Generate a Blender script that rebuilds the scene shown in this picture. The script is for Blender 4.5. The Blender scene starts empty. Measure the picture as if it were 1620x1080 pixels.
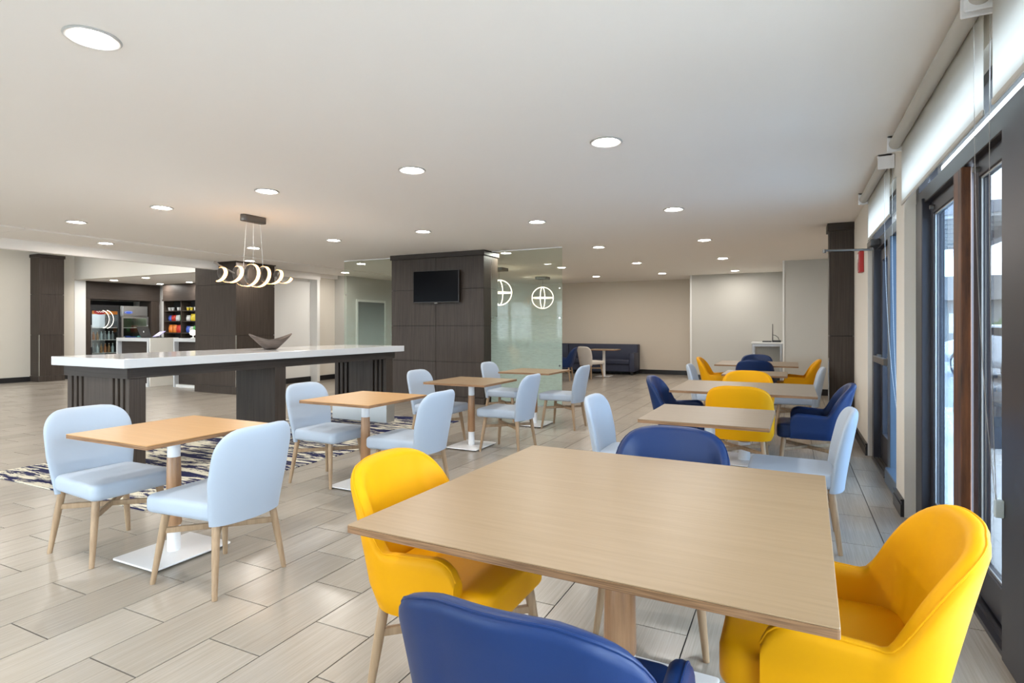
import bpy, bmesh, math, random
from math import sin, cos, pi, sqrt, radians
from mathutils import Vector, Matrix
random.seed(7)
S = bpy.context.scene
COL = S.collection

# ------------------------------------------------------------------ camera
FPX, HZ, EYE = 908.0, 517.0, 1.35
YAW = math.atan(442.0 / 908.0)
cam_d = bpy.data.cameras.new('camera')
cam = bpy.data.objects.new('camera', cam_d)
COL.objects.link(cam)
cam.location = (0, 0, EYE)
cam.rotation_euler = (pi / 2, 0, YAW)
cam_d.sensor_fit = 'HORIZONTAL'
cam_d.sensor_width = 36.0
cam_d.lens = FPX / 1620.0 * 36.0
cam_d.shift_y = -(540.0 - HZ) / 1620.0
cam_d.clip_start = 0.05
cam_d.clip_end = 300
S.camera = cam

# ------------------------------------------------------------------ sky, exposure
SKY_STRENGTH = 9.5
LAMP_STRENGTH = 184.0
W = bpy.data.worlds.new('overcast_sky')
S.world = W
W.use_nodes = True
wn = W.node_tree
wn.nodes.clear()
wo = wn.nodes.new('ShaderNodeOutputWorld')
wb = wn.nodes.new('ShaderNodeBackground')
wb.inputs['Color'].default_value = (0.78, 0.89, 1.0, 1)
wb.inputs['Strength'].default_value = SKY_STRENGTH
wn.links.new(wb.outputs[0], wo.inputs[0])
S.view_settings.view_transform = 'Standard'
S.view_settings.look = 'None'
S.view_settings.gamma = 1.0
S.view_settings.use_curve_mapping = False
S.view_settings.exposure = 0.68
S.cycles.max_bounces = 10
S.cycles.diffuse_bounces = 6
S.cycles.transparent_max_bounces = 16
S.cycles.sample_clamp_indirect = 6.0
S.cycles.caustics_reflective = False
S.cycles.caustics_refractive = False


# ------------------------------------------------------------------ materials
MATS = {}


def nt(name):
    m = bpy.data.materials.new(name)
    m.use_nodes = True
    n = m.node_tree
    n.nodes.clear()
    o = n.nodes.new('ShaderNodeOutputMaterial')
    return m, n, o


def plain(name, col, rough=0.5, metal=0.0, spec=0.5, var=0.0, vscale=8.0, bump=0.0, bscale=200.0, sheen=0.0, coat=0.0):
    m, n, o = nt(name)
    b = n.nodes.new('ShaderNodeBsdfPrincipled')
    b.inputs['Base Color'].default_value = (*col, 1)
    b.inputs['Roughness'].default_value = rough
    b.inputs['Metallic'].default_value = metal
    b.inputs['Specular IOR Level'].default_value = spec
    b.inputs['Sheen Weight'].default_value = sheen
    b.inputs['Coat Weight'].default_value = coat
    n.links.new(b.outputs[0], o.inputs[0])
    tc = n.nodes.new('ShaderNodeTexCoord')
    if var > 0:
        nz = n.nodes.new('ShaderNodeTexNoise')
        nz.inputs['Scale'].default_value = vscale
        nz.inputs['Detail'].default_value = 4
        n.links.new(tc.outputs['Object'], nz.inputs['Vector'])
        mx = n.nodes.new('ShaderNodeMix')
        mx.data_type = 'RGBA'
        mx.inputs['A'].default_value = (*[c * (1 - var) for c in col], 1)
        mx.inputs['B'].default_value = (*[min(1, c * (1 + var)) for c in col], 1)
        n.links.new(nz.outputs['Fac'], mx.inputs['Factor'])
        n.links.new(mx.outputs['Result'], b.inputs['Base Color'])
    if bump > 0:
        nz = n.nodes.new('ShaderNodeTexNoise')
        nz.inputs['Scale'].default_value = bscale
        nz.inputs['Detail'].default_value = 3
        n.links.new(tc.outputs['Object'], nz.inputs['Vector'])
        bp = n.nodes.new('ShaderNodeBump')
        bp.inputs['Strength'].default_value = bump
        bp.inputs['Distance'].default_value = 0.002
        n.links.new(nz.outputs['Fac'], bp.inputs['Height'])
        n.links.new(bp.outputs[0], b.inputs['Normal'])
    MATS[name] = m
    return m


def wood(name, c0, c1, scale=(40, 2, 40), rough=0.45, spec=0.4, detail=5, coat=0.0, lo=0.3, hi=0.7, world=False):
    """grain: noise stretched along the axis with the small scale"""
    m, n, o = nt(name)
    b = n.nodes.new('ShaderNodeBsdfPrincipled')
    b.inputs['Roughness'].default_value = rough
    b.inputs['Specular IOR Level'].default_value = spec
    b.inputs['Coat Weight'].default_value = coat
    n.links.new(b.outputs[0], o.inputs[0])
    tc = n.nodes.new('ShaderNodeTexCoord')
    mp = n.nodes.new('ShaderNodeMapping')
    mp.inputs['Scale'].default_value = scale
    if world:
        ge = n.nodes.new('ShaderNodeNewGeometry')
        n.links.new(ge.outputs['Position'], mp.inputs['Vector'])
    else:
        n.links.new(tc.outputs['Object'], mp.inputs['Vector'])
    nz = n.nodes.new('ShaderNodeTexNoise')
    nz.inputs['Scale'].default_value = 1.0
    nz.inputs['Detail'].default_value = detail
    nz.inputs['Roughness'].default_value = 0.65
    n.links.new(mp.outputs[0], nz.inputs['Vector'])
    r = n.nodes.new('ShaderNodeValToRGB')
    r.color_ramp.elements[0].position = lo
    r.color_ramp.elements[1].position = hi
    r.color_ramp.elements[0].color = (*c0, 1)
    r.color_ramp.elements[1].color = (*c1, 1)
    n.links.new(nz.outputs['Fac'], r.inputs[0])
    n.links.new(r.outputs[0], b.inputs['Base Color'])
    bp = n.nodes.new('ShaderNodeBump')
    bp.inputs['Strength'].default_value = 0.08
    bp.inputs['Distance'].default_value = 0.002
    n.links.new(nz.outputs['Fac'], bp.inputs['Height'])
    n.links.new(bp.outputs[0], b.inputs['Normal'])
    MATS[name] = m
    return m


def emit(name, col, strength):
    m, n, o = nt(name)
    e = n.nodes.new('ShaderNodeEmission')
    e.inputs[0].default_value = (*col, 1)
    e.inputs[1].default_value = strength
    n.links.new(e.outputs[0], o.inputs[0])
    MATS[name] = m
    return m


def glassy(name, tint, refl=0.10, rough=0.0, grad=None, ior=1.45):
    """thin sheet glass: transparent mixed with a mirror by fresnel; grad = (z0, z1, colour) adds frosting that fades with height"""
    m, n, o = nt(name)
    t = n.nodes.new('ShaderNodeBsdfTransparent')
    t.inputs[0].default_value = (*tint, 1)
    g = n.nodes.new('ShaderNodeBsdfGlossy')
    g.inputs['Roughness'].default_value = rough
    fr = n.nodes.new('ShaderNodeFresnel')
    fr.inputs[0].default_value = ior
    ad = n.nodes.new('ShaderNodeMath')
    ad.operation = 'MAXIMUM'
    ad.inputs[1].default_value = refl
    mn = n.nodes.new('ShaderNodeMath')
    mn.operation = 'MINIMUM'
    mn.inputs[1].default_value = 0.5
    n.links.new(fr.outputs[0], ad.inputs[0])
    n.links.new(ad.outputs[0], mn.inputs[0])
    base = t
    if grad:
        z0, z1, fc, amt = grad
        d = n.nodes.new('ShaderNodeBsdfDiffuse')
        d.inputs[0].default_value = (*fc, 1)
        tl = n.nodes.new('ShaderNodeBsdfTranslucent')
        tl.inputs[0].default_value = (*fc, 1)
        dm = n.nodes.new('ShaderNodeMixShader')
        dm.inputs[0].default_value = 0.55
        n.links.new(d.outputs[0], dm.inputs[1])
        n.links.new(tl.outputs[0], dm.inputs[2])
        ge = n.nodes.new('ShaderNodeNewGeometry')
        sx = n.nodes.new('ShaderNodeSeparateXYZ')
        n.links.new(ge.outputs['Position'], sx.inputs[0])
        mr = n.nodes.new('ShaderNodeMapRange')
        mr.inputs['From Min'].default_value = z1
        mr.inputs['From Max'].default_value = z0
        mr.inputs['To Min'].default_value = 0.0
        mr.inputs['To Max'].default_value = amt
        n.links.new(sx.outputs['Z'], mr.inputs['Value'])
        mp = n.nodes.new('ShaderNodeMapping')
        mp.inputs['Scale'].default_value = (5, 5, 28)
        n.links.new(ge.outputs['Position'], mp.inputs['Vector'])
        nz = n.nodes.new('ShaderNodeTexNoise')
        nz.inputs['Scale'].default_value = 1.6
        nz.inputs['Detail'].default_value = 6
        nz.inputs['Roughness'].default_value = 0.7
        n.links.new(mp.outputs[0], nz.inputs['Vector'])
        ml = n.nodes.new('ShaderNodeMath')
        ml.operation = 'MULTIPLY_ADD'
        ml.inputs[1].default_value = 0.9
        ml.inputs[2].default_value = 0.5
        n.links.new(nz.outputs['Fac'], ml.inputs[0])
        mm = n.nodes.new('ShaderNodeMath')
        mm.operation = 'MULTIPLY'
        mm.use_clamp = True
        n.links.new(mr.outputs[0], mm.inputs[0])
        n.links.new(ml.outputs[0], mm.inputs[1])
        fm = n.nodes.new('ShaderNodeMixShader')
        n.links.new(mm.outputs[0], fm.inputs[0])
        n.links.new(t.outputs[0], fm.inputs[1])
        n.links.new(dm.outputs[0], fm.inputs[2])
        base = fm
    mx = n.nodes.new('ShaderNodeMixShader')
    n.links.new(mn.outputs[0], mx.inputs[0])
    n.links.new(base.outputs[0], mx.inputs[1])
    n.links.new(g.outputs[0], mx.inputs[2])
    n.links.new(mx.outputs[0], o.inputs[0])
    MATS[name] = m
    return m


def tile_mat():
    m, n, o = nt('floor_tile_stone')
    b = n.nodes.new('ShaderNodeBsdfPrincipled')
    b.inputs['Specular IOR Level'].default_value = 0.5
    n.links.new(b.outputs[0], o.inputs[0])
    ge = n.nodes.new('ShaderNodeNewGeometry')
    # per tile random value from the snapped position
    sx = n.nodes.new('ShaderNodeSeparateXYZ')
    n.links.new(ge.outputs['Position'], sx.inputs[0])

    def math_(op, a, bb=None, c=None):
        q = n.nodes.new('ShaderNodeMath')
        q.operation = op
        for i, v in enumerate((a, bb, c)):
            if v is None:
                continue
            if isinstance(v, (int, float)):
                q.inputs[i].default_value = v
            else:
                n.links.new(v, q.inputs[i])
        return q.outputs[0]
    col = math_('FLOOR', math_('DIVIDE', math_('ADD', sx.outputs['X'], 2.58), 0.31))
    odd = math_('MODULO', math_('ABSOLUTE', col), 2.0)
    row = math_('FLOOR', math_('DIVIDE', math_('SUBTRACT', math_('SUBTRACT', sx.outputs['Y'], 0.113), math_('MULTIPLY', odd, 0.31)), 0.62))
    cb = n.nodes.new('ShaderNodeCombineXYZ')
    n.links.new(col, cb.inputs[0])
    n.links.new(row, cb.inputs[1])
    wnz = n.nodes.new('ShaderNodeTexWhiteNoise')
    n.links.new(cb.outputs[0], wnz.inputs['Vector'])
    mp = n.nodes.new('ShaderNodeMapping')
    mp.inputs['Scale'].default_value = (150, 2.2, 1)
    n.links.new(ge.outputs['Position'], mp.inputs['Vector'])
    av = n.nodes.new('ShaderNodeVectorMath')
    av.operation = 'MULTIPLY_ADD'
    n.links.new(wnz.outputs['Color'], av.inputs[0])
    av.inputs[1].default_value = (40, 40, 40)
    n.links.new(mp.outputs[0], av.inputs[2])
    nz = n.nodes.new('ShaderNodeTexNoise')
    nz.inputs['Scale'].default_value = 1.0
    nz.inputs['Detail'].default_value = 6
    nz.inputs['Roughness'].default_value = 0.7
    n.links.new(av.outputs[0], nz.inputs['Vector'])
    f = math_('ADD', math_('MULTIPLY', nz.outputs['Fac'], 1.0), math_('MULTIPLY', math_('SUBTRACT', wnz.outputs['Value'], 0.5), 0.22))
    r = n.nodes.new('ShaderNodeValToRGB')
    r.color_ramp.elements[0].position = 0.20
    r.color_ramp.elements[1].position = 0.80
    r.color_ramp.elements[0].color = (0.27, 0.235, 0.195, 1)
    r.color_ramp.elements[1].color = (0.425, 0.385, 0.33, 1)
    n.links.new(f, r.inputs[0])
    n.links.new(r.outputs[0], b.inputs['Base Color'])
    rr = n.nodes.new('ShaderNodeMapRange')
    rr.inputs['To Min'].default_value = 0.17
    rr.inputs['To Max'].default_value = 0.30
    n.links.new(nz.outputs['Fac'], rr.inputs['Value'])
    n.links.new(rr.outputs[0], b.inputs['Roughness'])
    bp = n.nodes.new('ShaderNodeBump')
    bp.inputs['Strength'].default_value = 0.10
    bp.inputs['Distance'].default_value = 0.002
    n.links.new(nz.outputs['Fac'], bp.inputs['Height'])
    n.links.new(bp.outputs[0], b.inputs['Normal'])
    MATS['tile'] = m


def rug_mat():
    m, n, o = nt('rug_pile')
    b = n.nodes.new('ShaderNodeBsdfPrincipled')
    b.inputs['Roughness'].default_value = 0.95
    b.inputs['Specular IOR Level'].default_value = 0.1
    n.links.new(b.outputs[0], o.inputs[0])
    ge = n.nodes.new('ShaderNodeNewGeometry')
    mp = n.nodes.new('ShaderNodeMapping')
    mp.inputs['Scale'].default_value = (1.5, 9.0, 1)
    n.links.new(ge.outputs['Position'], mp.inputs['Vector'])
    nz = n.nodes.new('ShaderNodeTexNoise')
    nz.inputs['Scale'].default_value = 1.35
    nz.inputs['Detail'].default_value = 7
    nz.inputs['Roughness'].default_value = 0.72
    nz.inputs['Distortion'].default_value = 0.5
    n.links.new(mp.outputs[0], nz.inputs['Vector'])
    r = n.nodes.new('ShaderNodeValToRGB')
    e = r.color_ramp.elements
    e[0].position = 0.0
    e[0].color = (0.018, 0.02, 0.06, 1)
    e[1].position = 0.485
    e[1].color = (0.02, 0.022, 0.07, 1)
    for p, c in ((0.50, (0.20, 0.20, 0.20, 1)), (0.525, (0.62, 0.58, 0.47, 1)), (0.70, (0.66, 0.62, 0.50, 1))):
        k = e.new(p)
        k.color = c
    n.links.new(nz.outputs['Fac'], r.inputs[0])
    n.links.new(r.outputs[0], b.inputs['Base Color'])
    MATS['rug'] = m


def fabric_blind():
    m, n, o = nt('blind_fabric')
    d = n.nodes.new('ShaderNodeBsdfDiffuse')
    d.inputs[0].default_value = (0.80, 0.78, 0.73, 1)
    t = n.nodes.new('ShaderNodeBsdfTranslucent')
    t.inputs[0].default_value = (0.86, 0.86, 0.84, 1)
    mx = n.nodes.new('ShaderNodeMixShader')
    mx.inputs[0].default_value = 0.65
    n.links.new(d.outputs[0], mx.inputs[1])
    n.links.new(t.outputs[0], mx.inputs[2])
    n.links.new(mx.outputs[0], o.inputs[0])
    MATS['blind'] = m


tile_mat()
rug_mat()
fabric_blind()
plain('grout', (0.05, 0.044, 0.038), 0.9)
plain('ceiling', (0.94, 0.905, 0.865), 0.9, spec=0.1)
plain('ceiling_panel', (0.94, 0.905, 0.865), 0.9, spec=0.1)
plain('wall_cream', (0.74, 0.69, 0.61), 0.75, spec=0.25, bump=0.1, bscale=120)
plain('wall_beige', (0.56, 0.51, 0.43), 0.75, spec=0.25, bump=0.1, bscale=120)
plain('wall_white', (0.83, 0.82, 0.79), 0.7, spec=0.25)
plain('wall_tan', (0.66, 0.58, 0.485), 0.8, spec=0.2, bump=0.1, bscale=120)
plain('wall_light', (0.52, 0.505, 0.465), 0.75, spec=0.25)
plain('black_trim', (0.012, 0.011, 0.012), 0.35)
plain('white_trim', (0.74, 0.73, 0.70), 0.5)
wood('dark_veneer', (0.030, 0.022, 0.017), (0.074, 0.057, 0.046), (60, 60, 1.6), 0.48, 0.22, lo=0.25, hi=0.75, world=True)
wood('dark_veneer_h', (0.028, 0.021, 0.017), (0.062, 0.049, 0.041), (2, 2, 60), 0.48, 0.22, lo=0.25, hi=0.75, world=True)
plain('dark_groove', (0.008, 0.007, 0.007), 0.7)
wood('oak_top', (0.232, 0.153, 0.080), (0.298, 0.202, 0.115), (3, 70, 10), 0.38, 0.4, lo=0.25, hi=0.8)
wood('ply_edge', (0.13, 0.065, 0.03), (0.36, 0.20, 0.10), (6, 6, 260), 0.55, 0.3, detail=2)
wood('oak_warm', (0.42, 0.225, 0.075), (0.50, 0.285, 0.108), (3, 70, 10), 0.35, 0.4, lo=0.25, hi=0.8)
wood('pale_top', (0.220, 0.160, 0.104), (0.268, 0.203, 0.138), (3, 60, 10), 0.42, 0.4, lo=0.25, hi=0.8)
wood('leg_wood', (0.29, 0.19, 0.11), (0.43, 0.30, 0.185), (55, 55, 3), 0.45, 0.35)
wood('walnut_sleeve', (0.30, 0.155, 0.075), (0.46, 0.265, 0.14), (45, 45, 3), 0.35, 0.4)
wood('post_wood', (0.02, 0.010, 0.006), (0.20, 0.075, 0.03), (26, 26, 2.4), 0.45, 0.35, lo=0.3, hi=0.72)
plain('white_metal', (0.82, 0.82, 0.82), 0.28, spec=0.5)
plain('lamp_trim', (0.50, 0.49, 0.47), 0.35)
plain('steel', (0.55, 0.55, 0.54), 0.30, metal=1.0)
plain('brushed_steel', (0.48, 0.48, 0.47), 0.38, metal=0.9)
plain('chrome', (0.75, 0.75, 0.75), 0.15, metal=1.0)
plain('vinyl_light', (0.375, 0.435, 0.515), 0.6, spec=0.35, sheen=0.1, bump=0.12, bscale=350)
plain('vinyl_grey', (0.62, 0.57, 0.52), 0.55, spec=0.35, bump=0.12, bscale=350)
plain('vinyl_yellow', (0.69, 0.318, 0.002), 0.52, spec=0.13, bump=0.08, bscale=350)
plain('vinyl_blue', (0.004, 0.022, 0.093), 0.45, spec=0.3, bump=0.08, bscale=350)
plain('vinyl_navy', (0.035, 0.04, 0.07), 0.5, spec=0.35)
plain('quartz', (0.56, 0.565, 0.57), 0.12, spec=0.5, var=0.02, vscale=30)
plain('black_plastic', (0.012, 0.012, 0.013), 0.35)
plain('screen_black', (0.003, 0.003, 0.004), 0.22, spec=0.04)
plain('dark_metal', (0.055, 0.05, 0.048), 0.4, metal=0.4)
plain('frame_metal', (0.035, 0.034, 0.042), 0.38, metal=0.3)
plain('frame_blue', (0.09, 0.13, 0.18), 0.35, metal=0.3)
plain('bronze_grey', (0.17, 0.155, 0.14), 0.4, metal=0.7)
plain('grey_tube', (0.52, 0.49, 0.44), 0.5)
plain('red', (0.42, 0.02, 0.02), 0.4)
plain('red_dark', (0.33, 0.03, 0.03), 0.4)
wood('bowl_wood', (0.055, 0.040, 0.032), (0.15, 0.115, 0.095), (6, 6, 70), 0.5, 0.4)
plain('desk_white', (0.78, 0.78, 0.77), 0.4)
plain('desk_grey', (0.40, 0.40, 0.41), 0.4, metal=0.5)
plain('fridge_inner', (0.72, 0.76, 0.80), 0.5)
plain('fridge_dark', (0.05, 0.06, 0.045), 0.5)
plain('paper_blue', (0.30, 0.45, 0.75), 0.5)
plain('lilac', (0.45, 0.40, 0.75), 0.4)
for nm, c in dict(pk_red=(.65, .05, .03), pk_orange=(.85, .25, .04), pk_yellow=(.85, .65, .05), pk_green=(.10, .40, .10), pk_blue=(.06, .12, .50),
                  pk_white=(.8, .8, .78), pk_teal=(.15, .45, .45), pk_brown=(.30, .17, .08), pk_clear=(.45, .55, .60), pk_grey=(.25, .28, .30), pk_rust=(.45, .20, .10)).items():
    plain(nm, c, 0.35)
plain('concrete', (0.76, 0.76, 0.75), 0.85, var=0.15, vscale=1.5)
plain('asphalt', (0.36, 0.36, 0.36), 0.9, var=0.1, vscale=2)
plain('car_paint', (0.35, 0.37, 0.40), 0.2, metal=0.4, coat=0.5)
plain('rubber', (0.015, 0.015, 0.016), 0.7)
plain('stucco', (0.30, 0.30, 0.29), 0.9)
plain('roof_shingle', (0.16, 0.155, 0.15), 0.9)
plain('bush', (0.10, 0.16, 0.07), 0.9, var=0.5, vscale=14)
plain('soffit', (0.34, 0.34, 0.36), 0.8)
plain('bin_grey', (0.10, 0.115, 0.135), 0.6)
emit('lamp_lens', (1.0, 0.95, 0.885), LAMP_STRENGTH)
emit('led_warm', (1.0, 0.50, 0.16), 7.0)
emit('led_white', (1.0, 0.84, 0.60), 4.0)
emit('led_fridge', (0.9, 0.97, 1.0), 2.5)
emit('led_dim', (0.9, 1.0, 0.7), 0.8)
emit('neon_white', (1.0, 0.95, 0.80), 2.0)
glassy('glass_clear', (0.93, 0.96, 0.97), 0.06)
glassy('glass_blue', (0.62, 0.72, 0.82), 0.10)
glassy('glass_tint', (0.50, 0.53, 0.56), 0.06)  # tint put into the glass to darken the bright outdoors behind it
glassy('glass_frost', (0.91, 0.95, 0.92), 0.012, grad=(0.1, 2.25, (0.60, 0.72, 0.66), 0.98), ior=1.22)
glassy('glass_etched', (0.91, 0.95, 0.92), 0.012, grad=(0.1, 2.0, (0.60, 0.72, 0.66), 0.55), ior=1.22)
glassy('glass_case', (0.90, 0.93, 0.92), 0.05)


# ------------------------------------------------------------------ mesh tools
class MB:
    def __init__(s):
        s.v, s.f, s.mi, s.cur = [], [], [], 0

    def _add(s, vs, fs):
        o = len(s.v)
        s.v += [tuple(p) for p in vs]
        for f in fs:
            s.f.append([i + o for i in f])
            s.mi.append(s.cur)
        return s

    def box(s, x0, y0, z0, x1, y1, z1):
        x0, x1 = min(x0, x1), max(x0, x1)
        y0, y1 = min(y0, y1), max(y0, y1)
        z0, z1 = min(z0, z1), max(z0, z1)
        vs = [(x0, y0, z0), (x1, y0, z0), (x1, y1, z0), (x0, y1, z0), (x0, y0, z1), (x1, y0, z1), (x1, y1, z1), (x0, y1, z1)]
        return s._add(vs, [(3, 2, 1, 0), (4, 5, 6, 7), (0, 1, 5, 4), (1, 2, 6, 5), (2, 3, 7, 6), (3, 0, 4, 7)])

    def rings(s, rings, cap0=True, cap1=True, closed=True):
        n = len(rings[0])
        vs = [p for r in rings for p in r]
        fs = []
        for i in range(len(rings) - 1):
            for j in range(n if closed else n - 1):
                a, b = i * n + j, i * n + (j + 1) % n
                fs.append((a, b, b + n, a + n))
        if cap0:
            fs.append(tuple(range(n - 1, -1, -1)))
        if cap1:
            fs.append(tuple(range((len(rings) - 1) * n, len(rings) * n)))
        return s._add(vs, fs)

    def lathe(s, prof, cx=0, cy=0, n=20, cap0=True, cap1=True):
        return s.rings([[(cx + r * cos(2 * pi * k / n), cy + r * sin(2 * pi * k / n), z) for k in range(n)] for r, z in prof], cap0, cap1)

    def cyl(s, p0, p1, r0, r1=None, n=12):
        r1 = r0 if r1 is None else r1
        return s.tube([p0, p1], [r0, r1], n)

    def tube(s, pts, r, n=10, cap=True, closed=False):
        pts = [Vector(p) for p in pts]
        m = len(pts)
        if not isinstance(r, (list, tuple)):
            r = [r] * m
        rs = []
        t0 = (pts[1] - pts[0]).normalized()
        up = Vector((0, 0, 1)) if abs(t0.z) < 0.9 else Vector((1, 0, 0))
        nrm = (up - t0 * up.dot(t0)).normalized()
        for i in range(m):
            if closed:
                t = (pts[(i + 1) % m] - pts[i - 1]).normalized()
            else:
                t = (pts[min(i + 1, m - 1)] - pts[max(i - 1, 0)]).normalized()
            nrm = (nrm - t * nrm.dot(t)).normalized()
            b = t.cross(nrm)
            rs.append([tuple(pts[i] + (nrm * cos(2 * pi * k / n) + b * sin(2 * pi * k / n)) * r[i]) for k in range(n)])
        if closed:
            rs.append(rs[0])
            return s.rings(rs, False, False)
        return s.rings(rs, cap, cap)

    def slab(s, outline, z0, z1, er=0.004, st=3, dome=0.0):
        """closed convex outline (x,y) extruded with rounded edges"""
        n = len(outline)

        def inset(d):
            if d < 1e-6:
                return outline
            res = []
            for i in range(n):
                p0, p, p1 = Vector(outline[i - 1]), Vector(outline[i]), Vector(outline[(i + 1) % n])
                e0, e1 = (p - p0).normalized(), (p1 - p).normalized()
                n0, n1 = Vector((-e0.y, e0.x)), Vector((-e1.y, e1.x))
                b = (n0 + n1)
                b = b / max(0.3, b.length_squared) * 2
                res.append(tuple(p + b * d))
            return res
        rs = []
        for k in range(st + 1):
            a = pi / 2 * k / st
            rs.append([(x, y, z0 + er - er * cos(a)) for x, y in inset(er - er * sin(a))])
        for k in range(st + 1):
            a = pi / 2 * k / st
            rs.append([(x, y, z1 - er + er * sin(a)) for x, y in inset(er - er * cos(a))])
        if dome > 0:
            cx = sum(p[0] for p in outline) / n
            cy = sum(p[1] for p in outline) / n
            last = rs[-1]
            for q in (0.75, 0.45, 0.15):
                rs.append([(cx + (x - cx) * q, cy + (y - cy) * q, z1 + dome * (1 - q * q)) for x, y, _ in last])
        return s.rings(rs)

    def mesh(s, name, mat, smooth=False, bevel=0.0, bseg=1, ang=0.6):
        me = bpy.data.meshes.new(name)
        me.from_pydata(s.v, [], s.f)
        mats = mat if isinstance(mat, (list, tuple)) else [mat]
        for q in mats:
            me.materials.append(MATS[q])
        if len(mats) > 1:
            me.polygons.foreach_set('material_index', s.mi)
        bm = bmesh.new()
        bm.from_mesh(me)
        bmesh.ops.recalc_face_normals(bm, faces=bm.faces)
        if bevel > 0:
            ed = [e for e in bm.edges if len(e.link_faces) == 2 and e.calc_face_angle(0) > 0.5]
            bmesh.ops.bevel(bm, geom=ed, offset=bevel, segments=bseg, affect='EDGES', profile=0.5, clamp_overlap=True)
        if smooth:
            for f in bm.faces:
                f.smooth = True
            for e in bm.edges:
                if len(e.link_faces) == 2:
                    e.smooth = e.calc_face_angle(0) < ang
        bm.to_mesh(me)
        bm.free()
        return me

    def build(s, name, mat, parent=None, world=False, **kw):
        if parent is not None and world:
            l = parent.location
            s.v = [(x - l[0], y - l[1], z - l[2]) for x, y, z in s.v]
        o = bpy.data.objects.new(name, s.mesh(name, mat, **kw))
        COL.objects.link(o)
        o.parent = parent
        return o


def rrect(x0, y0, x1, y1, r, n=5):
    pts = []
    for cx, cy, a0 in ((x1 - r, y1 - r, 0), (x0 + r, y1 - r, pi / 2), (x0 + r, y0 + r, pi), (x1 - r, y0 + r, 3 * pi / 2)):
        for k in range(n + 1):
            a = a0 + pi / 2 * k / n
            pts.append((cx + r * cos(a), cy + r * sin(a)))
    return pts


def tag(o, label=None, cat=None, group=None, kind=None):
    if label:
        o['label'] = label
    if cat:
        o['category'] = cat
    if group:
        o['group'] = group
    if kind:
        o['kind'] = kind
    return o


def thing(name, label, cat, loc=(0, 0, 0), rz=0.0, group=None):
    o = bpy.data.objects.new(name, None)
    o.empty_display_size = 0.1
    COL.objects.link(o)
    o.location = loc
    o.rotation_euler = (0, 0, rz)
    return tag(o, label, cat, group)


def copy_tree(root, loc, rz, label, group=None):
    r = root.copy()
    COL.objects.link(r)
    r.location = loc
    r.rotation_euler = (0, 0, rz)
    r['label'] = label
    if group:
        r['group'] = group
    for ch in list(root.children):
        c = ch.copy()
        COL.objects.link(c)
        c.parent = r
        for g in list(ch.children):
            d = g.copy()
            COL.objects.link(d)
            d.parent = c
    return r


def struct(name, mb, mat, parent=None, **kw):
    o = mb.build(name, mat, parent, **kw)
    if parent is None:
        o['kind'] = 'structure'
    return o


def B(*a):
    return MB().box(*a)


def text_obj(s, size, mat, parent, name, loc, rot, depth=0.001):
    cu = bpy.data.curves.new(name, 'FONT')
    cu.body = s
    cu.size = size
    cu.extrude = depth
    cu.align_x = 'CENTER'
    cu.align_y = 'CENTER'
    o = bpy.data.objects.new(name, cu)
    COL.objects.link(o)
    dg = bpy.context.evaluated_depsgraph_get()
    me = bpy.data.meshes.new_from_object(o.evaluated_get(dg))
    bpy.data.objects.remove(o)
    me.materials.clear()
    me.materials.append(MATS[mat])
    o = bpy.data.objects.new(name, me)
    COL.objects.link(o)
    o.parent = parent
    o.location = loc
    o.rotation_euler = rot
    return o


# ------------------------------------------------------------------ the room shell
HC = 2.69          # dining ceiling
HL = 3.22          # lobby ceiling
HA = 2.59          # market alcove ceiling
YB = -3.6          # wall behind the camera
XR = 0.72          # window wall
fl = struct('floor', B(-18.2, YB - .2, -0.12, XR + .3, 17.0, -0.004), 'grout')
TW, TL, GAP = 0.31, 0.62, 0.006
tb = MB().box(0, 0, -0.0045, TW - GAP, TL - GAP, 0.0)
tile_me = tb.mesh('floor_tile', 'tile')


def proj(x, y, z):
    d = -x * sin(YAW) + y * cos(YAW)
    r = x * cos(YAW) + y * sin(YAW)
    if d < 0.2:
        return None
    return 810 + FPX * r / d, HZ + FPX * (EYE - z) / d, d


tiles = []
for c in range(-51, 11):
    x = -2.58 + c * TW
    off = 0.113 + (0.31 if c % 2 else 0.0)
    for r in range(-7, 28):
        y = off + r * TL
        if x > XR - 0.02 or y > 16.6 or y < YB - .2:
            continue
        ps = [proj(x + a, y + b, 0) for a in (0, TW) for b in (0, TL)]
        area = 0.0
        if all(ps) and any(-20 < p[0] < 1640 and p[1] < 1090 for p in ps):
            area = 1.0 / (sum(p[2] for p in ps) / 4) ** 3
        tiles.append((area, x, y))
tiles.sort(key=lambda t: -t[0])
for i, (a, x, y) in enumerate(tiles[:300]):
    o = bpy.data.objects.new('floor_tile', tile_me)
    COL.objects.link(o)
    o.parent = fl
    o.location = (x + GAP / 2, y + GAP / 2, 0)
mb = MB()
for a, x, y in tiles[300:]:
    x1 = min(x + TW - GAP / 2, XR + .05)
    mb.box(x + GAP / 2, y + GAP / 2, -0.0045, x1, y + TL - GAP / 2, 0.0)
o = mb.build('floor_tile_field', 'tile', fl)
o['kind'] = 'stuff'

cl = struct('ceiling', B(-9.32, YB - .2, HC, XR + .3, 17.0, HC + .12), 'ceiling')
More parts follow.
